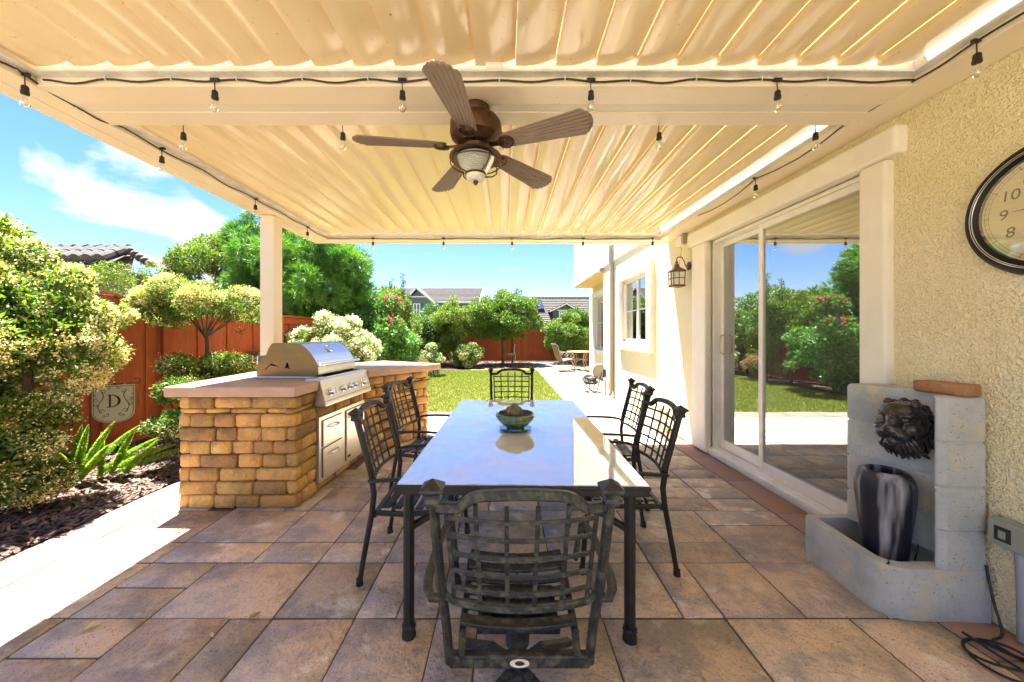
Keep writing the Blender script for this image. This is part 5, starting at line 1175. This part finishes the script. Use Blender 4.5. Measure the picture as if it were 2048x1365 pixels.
# shrubs that fill the left side of the garden (seen in the glass)
plant('garden_shrub', 'green climber on the side fence behind the bougainvillea and lawn', 'shrub', (-3.6, 12.6, 1.3), (.5, 1.6, 1.0), 44, .3, 16000, .07, m_lmid, 321, tr=.03)
plant('garden_shrub', 'tall green shrub at the back left corner of the garden', 'shrub', (-3.3, 16.8, 1.6), (.7, 1.0, 1.2), 40, .32, 15000, .08, m_ldark, 325, tr=.04)
for i, (x, y, z, rr) in enumerate(((-7.5, 11.5, 2.0, 1.2), (-6.6, 14.5, 2.2, 1.4), (-6.2, 18.5, 2.4, 1.6), (-4.6, 22, 1.6, 1.6), (6.5, 22, 1.6, 1.5))):
    plant('neighbour_tree', ['bushy tree beyond the fence behind the fern pine', 'broad tree beyond the side fence', 'tree beyond the back left corner of the fence', 'tree beyond the back fence under the grey gable', 'tree beyond the back fence right of the houses'][i], 'tree', (x, y, z), (rr, rr, rr*.9), 30, .5, 11000, .13, m_lmid if i % 2 else m_lbright, 331+i*5, tr=.1, trunk_to=1.2)
# foxtail ferns
def plume(root, base, d, L_, r, seed, n=2600):
    rg = np.random.default_rng(seed); t = rg.uniform(0, 1, n); b = np.array(base); d = np.array(d)/np.linalg.norm(d)
    ax = b + d*L_*t[:, None] + np.array([0, 0, -.14*L_])*(t[:, None]**2); rad = r*np.sin(np.clip(t*1.02, 0, 1)*np.pi*.93+.22)**.55*(1-.35*t)
    a = rg.uniform(0, 2*np.pi, n); u = np.cross(d, [0, 0, 1.0]); u /= np.linalg.norm(u); v = np.cross(d, u)
    o = u*np.cos(a)[:, None]+v*np.sin(a)[:, None]; k = o*1.0 + d*.35 + rg.normal(size=(n, 3))*.28; k /= np.linalg.norm(k, axis=1)[:, None]
    p0 = ax + o*(rad*.1)[:, None]; tip = ax + k*rad[:, None]*1.15; s = np.cross(k, d+rg.normal(size=(n, 3))*.5); s /= np.linalg.norm(s, axis=1)[:, None]; s *= .005
    mid = (p0+tip)/2; V = np.stack([p0, mid+s, tip, mid-s], 1).reshape(-1, 3); q = np.arange(n)*4
    o_ = npmesh('plume', V, np.concatenate([np.stack([q, q+1, q+2], 1), np.stack([q, q+2, q+3], 1)]), m_fox, root)
    return o_
ff = thing('foxtail_fern', 'bright green foxtail fern with upright fluffy plumes in front of the flag', 'plant', (-3.95, 3.35, 0), world=True)
specs = [((-3.8, 3.42, .04), (.30, .05, .75), .50), ((-3.7, 3.45, .04), (.45, .1, .6), .46), ((-3.85, 3.38, .04), (-.1, .1, .8), .44), ((-4.0, 3.32, .05), (.30, .05, .62), .62), ((-4.0, 3.36, .05), (.55, .1, .68), .66), ((-3.92, 3.4, .04), (.55, .15, .48), .60), ((-4.05, 3.3, .05), (.05, .1, .8), .52), ((-4.1, 3.25, .05), (-.25, -.1, .7), .50), ((-4.05, 3.28, .04), (-.05, -.2, .7), .42),
         ((-3.93, 3.42, .03), (.7, .3, .42), .62), ((-4.0, 3.28, .04), (.2, -.3, .6), .40), ((-3.95, 3.3, .04), (.42, -.05, .55), .48), ((-4.15, 3.35, .04), (-.4, .1, .55), .5), ((-4.0, 3.3, .04), (.15, 0, .7), .56)]
for i, (b_, d_, l_) in enumerate(specs): plume(ff, b_, d_, l_*1.12, .036, 400+i, 1700)
ff = thing('foxtail_fern', 'single long foxtail plume lying over the mulch towards the island', 'plant', (-3.6, 3.55, 0), world=True); plume(ff, (-3.78, 3.42, .05), (.62, .52, .30), .80, .034, 431, 1800)
# fallen leaves on the paving
def leaf_mesh(s, m, seed):
    rg = random.Random(seed); vs = []; pts = [(0, 0), (.25, .14), (.5, .2), (.8, .12), (1, 0), (.8, -.1), (.5, -.18), (.25, -.13)]
    for x, y in pts: vs.append((x*s, y*s*1.2, rg.uniform(.001, .012)+.008*abs(y)*5*s/.05))
    me = bpy.data.meshes.new('leaf'); me.from_pydata(vs+[(s*.5, 0, .003)], [], [(i, (i+1) % 8, 8) for i in range(8)]); me.materials.append(m); return me
lf = [(497, 1243, .06, 'olive dry leaf on the paving left of the table near the picture bottom', m_dry), (292, 1245, .045, 'curled brown leaf on a grey paver at the lower left', m_dry), (421, 1272, .035, 'small pale round leaf on the paving at the lower left', m_dry2), (662, 1212, .03, 'small green brown leaf fragment on the paving left of the near chair', m_dry), (205, 1250, .07, 'long thin yellow leaf on the paving at the far lower left', m_dry2),
      (158, 1300, .03, 'tiny yellow leaf at the corner of a paver lower left', m_dry2), (1405, 1345, .06, 'pale green folded leaf right of the near chair at the picture bottom', m_dry2), (1450, 1277, .035, 'dark curled seed pod on the paving right of the near chair', m_dry), (1612, 1020, .05, 'green leaf on the terracotta edging by the door', m_lmid), (760, 1180, .05, 'brown leaf beside the foot of the left chair', m_dry), (1310, 1098, .03, 'small pale leaf beside the right chair leg', m_dry2), (350, 1065, .05, 'dry leaf in the sunny strip beside the island', m_dry)]
for i, (px, py, s, lab, m) in enumerate(lf):
    Z = HC*F/(py-668); o = link('fallen_leaf', leaf_mesh(s, m, i)); o.location = ((px-1010)*Z/F, Z, .002); o.rotation_euler = (0, 0, random.uniform(0, 6)); tag(o, lab, 'leaf', 'fallen leaves on the paving')

# ------------------------------------------------------------------ far beige furniture
fc = thing('sling_chair', 'beige metal garden chair with scrolled arms and brown sling seat by the far bed', 'chair', (2.27, 13.45, 0), R(-75))
m_ = MB(); m_.rail([(0, .22, .46), (0, -.2, .40), (0, -.30, .60), (0, -.42, .98), (0, -.47, 1.02)], .48, .02, (0, 0, 1)); m_.v = [(x, y, z) for x, y, z in m_.v]; m_.build('sling', m_sling, fc)
for s in (-.26, .26):
    m_ = MB(); m_.tube([(s, .24, .46), (s, -.2, .40), (s, -.3, .60), (s, -.42, .98)], .014, 7); m_.tube([(s, -.34, .68), (s, -.1, .72), (s, .15, .68), (s, .26, .58), (s, .2, .5), (s, .1, .55), (s, .14, .62)], .012, 7); m_.tube([(s, -.1, .66), (s, -.02, .58), (s, .06, .64), (s, 0, .69), (s, -.06, .64)], .009, 6)
    m_.tube([(s, .3, .0), (s, .15, .42)], .013, 7); m_.tube([(s, -.35, .0), (s, -.15, .42)], .013, 7); m_.tube([(s, -.42, .03), (s, -.1, .01), (s, .2, .01), (s, .38, .04)], .013, 7); m_.build('side_frame', m_beige, fc, smooth=True)
ft = thing('garden_table', 'small round beige metal table half hidden by the house corner', 'table', (2.95, 14.0, 0))
m_ = MB(); m_.lathe([(0, .71), (.5, .71), (.51, .70), (.5, .68), (0, .68)], n=32); m_.build('tabletop', m_beige, ft, smooth=True)
for k in range(4):
    a = R(20+90*k); m_ = MB(); m_.tube([(.33*math.cos(a), .33*math.sin(a), .69), (.22*math.cos(a), .22*math.sin(a), .35), (.4*math.cos(a), .4*math.sin(a), .01)], .02, 7); m_.build('leg', m_beige, ft, smooth=True)
m_ = MB(); m_.tube([(.26*math.cos(R(10*k)), .26*math.sin(R(10*k)), .40) for k in range(36)], .014, 6, closed=True); m_.build('ring_brace', m_beige, ft, smooth=True)
st2 = thing('garden_ornament', 'small pale wire bird ornament on a bent stake in front of the back fence', 'ornament', (.45, 16.9, 0))
m_ = MB(); m_.tube([(0, 0, 0), (.05, 0, .3), (-.02, 0, .6), (.03, 0, .9)], .014, 6); m_.build('stake', m_white, st2, smooth=True); m_ = MB(); m_.ball((-.2, 0, .42), (.18, .06, .06), 12, 8); m_.ball((-.02, 0, .47), (.07, .05, .05), 10, 8); m_.build('bird', m_beige, st2, smooth=True)

# ------------------------------------------------------------------ neighbouring houses
def roof_slope(mb, p, q, r_, s, rows, th=.10):
    """tiled slope: p-q eave (left,right), s-r ridge; stepped courses"""
    p, q, r_, s = map(Vector, (p, q, r_, s)); n = (q-p).cross(s-p).normalized()
    if n.z < 0: n = -n
    for i in range(rows):
        a0, a1 = i/rows, (i+1)/rows+.004; P0 = p.lerp(s, a0)+n*th; Q0 = q.lerp(r_, a0)+n*th; P1_ = p.lerp(s, a1)+n*.02; Q1 = q.lerp(r_, a1)+n*.02
        mb.add([P0-n*th, Q0-n*th, Q0, P0, P1_, Q1], [(0, 1, 2, 3), (3, 2, 5, 4)])
def win(root, x0, x1, z0, z1, y, m=m_pane, shutters=False, bars=1):
    f = MB(); t = .09
    f.box(x0-t, x1+t, y-.06, y, z0-t, z0); f.box(x0-t, x1+t, y-.06, y, z1, z1+t); f.box(x0-t, x0, y-.06, y, z0, z1); f.box(x1, x1+t, y-.06, y, z0, z1)
    for k in range(1, bars+1): xm = x0+(x1-x0)*k/(bars+1); f.box(xm-.04, xm+.04, y-.055, y, z0, z1)
    zm = (z0+z1)/2; f.box(x0, x1, y-.05, y-.001, zm-.025, zm+.025)
    w_ = f.build('window', m_white, root); p = MB(); p.box(x0, x1, y-.03, y-.012, z0, z1); p.build('pane', m, w_)
    if shutters:
        for a, b in ((x0-t-.40, x0-t-.02), (x1+t+.02, x1+t+.40)): s = MB(); s.box(a, b, y-.05, y-.003, z0-.05, z1+.05); s.build('shutter', m_blue, root)
ZH = 42
h1 = thing('neighbour_house', 'grey two storey house with front gable and long tiled roof behind the garden', 'house', (-7, ZH, 0), world=True)
x = lambda px: (px-1010)*ZH/F
zz_ = lambda py: HC+(668-py)*ZH/F
m_ = MB(); m_.box(x(780), x(962), ZH+1.2, ZH+8, 0, zz_(602)); m_.build('wall', m_gwall, h1)
m_ = MB(); gx0, gx1, gp = x(808), x(872), x(834); ge = zz_(608); gpz = zz_(580)
m_.add([(gx0, ZH, 0), (gx1, ZH, 0), (gx1, ZH, ge), (gp+.15, ZH, gpz), (gx0, ZH, ge), (gx0, ZH+4, 0), (gx1, ZH+4, 0), (gx1, ZH+4, ge), (gp+.15, ZH+4, gpz), (gx0, ZH+4, ge)], [(0, 1, 2, 3, 4), (1, 6, 7, 2), (5, 0, 4, 9)]); m_.build('gable_wall', m_gwall, h1)
m_ = MB(); roof_slope(m_, (x(770), ZH+.6, zz_(604)), (x(958), ZH+.6, zz_(604)), (x(963), ZH+5, zz_(577)+.65), (x(770), ZH+5, zz_(577)+.65), 12); m_.build('roof', m_roof, h1)
m_ = MB(); 
for (ax, bx_) in ((gx0-.35, gp), (gx1+.35, gp)):
    za = ge-.35; vs = [(ax, ZH-.4, za), (bx_, ZH-.4, gpz+.18), (bx_, ZH+5, gpz+.18), (ax, ZH+5, za)]; m_.add(vs + [(a, b, c+.14) for a, b, c in vs], [(0, 1, 2, 3), (4, 5, 6, 7), (0, 1, 5, 4), (3, 2, 6, 7), (0, 3, 7, 4)])
m_.build('gable_roof', m_roof, h1)
m_ = MB(); m_.bar((gx0-.35, ZH-.45, ge-.30), (gp, ZH-.45, gpz+.2), .08, .2); m_.bar((gp, ZH-.45, gpz+.2), (gx1+.35, ZH-.45, ge-.30), .08, .2); m_.bar((gx0+.5, ZH-.06, zz_(594)), (gx1-.75, ZH-.06, zz_(594)), .06, .12); m_.build('bargeboard', m_white, h1)
m_ = MB(); m_.bar((x(872), ZH+.5, zz_(604)), (x(958), ZH+.5, zz_(604)), .1, .22); m_.bar((x(958), ZH+.5, zz_(604)), (x(963), ZH+5, zz_(577)+.6), .12, .22); m_.build('fascia', m_white, h1)
win(h1, x(828), x(839), zz_(632), zz_(609), ZH-.01, shutters=True)
ZH = 38
h2 = thing('neighbour_house', 'low taupe house with brown tiled roof and a small white dormer beyond the back fence', 'house', (6, ZH, 0), world=True)
m_ = MB(); m_.box(x(1060), x(1260), ZH+.6, ZH+9, 0, zz_(648)); m_.build('wall', m_gwall2, h2)
m_ = MB(); roof_slope(m_, (x(1055), ZH, zz_(648)), (x(1270), ZH, zz_(648)), (x(1270), ZH+4.5, zz_(598)+.45), (x(1070), ZH+4.5, zz_(598)+.45), 14); m_.build('roof', m_roof, h2)
m_ = MB()
for k in range(30): m_.tube([(x(1070)+k*.38, ZH+4.5, zz_(598)+.56), (x(1070)+k*.38+.34, ZH+4.5, zz_(598)+.58)], .11, 8)
m_.build('ridge_tiles', m_roof, h2, smooth=True)
m_ = MB(); m_.bar((x(1055), ZH-.05, zz_(648)-.05), (x(1270), ZH-.05, zz_(648)-.05), .1, .2); m_.build('fascia', m_white, h2)
dz0, dz1, dp = zz_(640), zz_(621), zz_(609); dx0, dx1, dc = x(1108), x(1155), x(1135); dy = ZH+.9
m_ = MB(); m_.add([(dx0, dy, dz0), (dx1, dy, dz0), (dx1, dy, dz1), (dc, dy, dp), (dx0, dy, dz1), (dx0, dy+4, dz0), (dx1, dy+4, dz0), (dx1, dy+4, dz1), (dc, dy+4, dp), (dx0, dy+4, dz1)], [(0, 1, 2, 3, 4), (1, 6, 7, 2), (5, 0, 4, 9)]); dm = m_.build('dormer', m_gwall2, h2)
m_ = MB()
for ax in (dx0-.45, dx1+.45):
    vs = [(ax, dy-.4, dz1-.12), (dc, dy-.4, dp+.12), (dc, dy+4, dp+.12), (ax, dy+4, dz1-.12)]; m_.add(vs + [(a, b, c+.13) for a, b, c in vs], [(0, 1, 2, 3), (4, 5, 6, 7), (0, 1, 5, 4), (0, 3, 7, 4)])
m_.build('dormer_roof', m_rooft, dm)
m_ = MB(); m_.bar((dx0-.42, dy-.45, dz1-.12), (dc, dy-.45, dp+.1), .06, .12); m_.bar((dc, dy-.45, dp+.1), (dx1+.42, dy-.45, dz1-.12), .06, .12); m_.bar((dx0+.5, dy-.05, dz1+.05), (dx1-.5, dy-.05, dz1+.05), .06, .1); m_.build('bargeboard', m_white, dm)
win(h2, x(1122), x(1148), zz_(635), zz_(624), dy-.01, bars=2)
m_ = MB(); a = Vector((x(1080), ZH+2.2, zz_(621))); m_.add([(x(1078), ZH+1.8, zz_(622)+.35), (x(1093), ZH+1.8, zz_(622)+.35), (x(1090), ZH+3.8, zz_(603)+.45), (x(1077), ZH+3.8, zz_(603)+.45)], [(0, 1, 2, 3)]); m_.build('solar_panel', m_solar, h2)
# left neighbour with barrel tile roof
h3 = thing('neighbour_house', 'brown neighbour house with grey barrel tile roof showing above the left fence', 'house', (-13, 11.5, 0), world=True)
rp = PX(258, 498, 11.6); lp = PX(150, 490, 11.6); ep = PX(306, 530, 11.6)
m_ = MB(); m_.add([(rp.x, 11.8, rp.z-.12), (ep.x-.3, 11.2, ep.z-.25), (ep.x-.3, 11.2, 0), (-18, 11.2, 0), (-18, 11.2, ep.z-.25), (lp.x-4, 11.8, rp.z-.12)], [(0, 1, 2, 3, 4, 5)]); m_.box(-18, ep.x-.3, 11.3, 16, 0, ep.z-.3); m_.build('wall', m_dwall, h3)
m_ = MB(); N_ = 16
for k in range(N_):      # front slope of barrel tiles
    xx = rp.x - .12 - k*.36
    for j in range(2): m_.tube([(xx+.02, 11.62-.40*j, rp.z-.02-.24*j), (xx+.02, 11.25-.40*j, rp.z-.25-.24*j)], [.15, .17], 10)
m_.build('barrel_tiles', m_rooft, h3, smooth=True)
m_ = MB(); m_.add([(rp.x+.05, 11.65, rp.z-.1), (-18, 11.65, rp.z-.1), (-18, 10.8, rp.z-.62), (rp.x+.3, 10.8, rp.z-.62)], [(0, 1, 2, 3)]); m_.build('roof', m_rooft, h3)
m_ = MB()
for k in range(14): m_.tube([(rp.x-.05-k*.44, 11.65, rp.z+.03), (rp.x-.05-k*.44-.42, 11.65, rp.z+.01)], [.13, .11], 10)
dd = ep - rp
for k in range(5): a = rp + dd*k/5; b = rp + dd*(k+1)/5; m_.tube([(a.x, 11.6, a.z), (b.x, 11.5, b.z-.02)], [.11, .13], 10)
m_.build('ridge_tiles', m_rooft, h3, smooth=True)
m_ = MB(); m_.add([(rp.x, 11.6, rp.z-.06), (ep.x, 11.4, ep.z-.06), (ep.x, 16, ep.z-.06), (rp.x, 16, rp.z-.06)], [(0, 1, 2, 3)]); m_.build('hip_slope', m_rooft, h3)
# distant tree line and hills
tl_ = thing('distant_trees', 'strip of far trees behind the neighbouring houses', 'trees', (0, 70, 0), world=True); tl_['kind'] = 'stuff'
cl = np.array([(xx, 75+random.uniform(-4, 4), random.uniform(.5, 2.6), random.uniform(1.8, 2.8)) for xx in np.linspace(-70, 70, 50)]); foliage('crown', cl, 26000, .7, m_lmid, tl_, 900, aspect=.7)
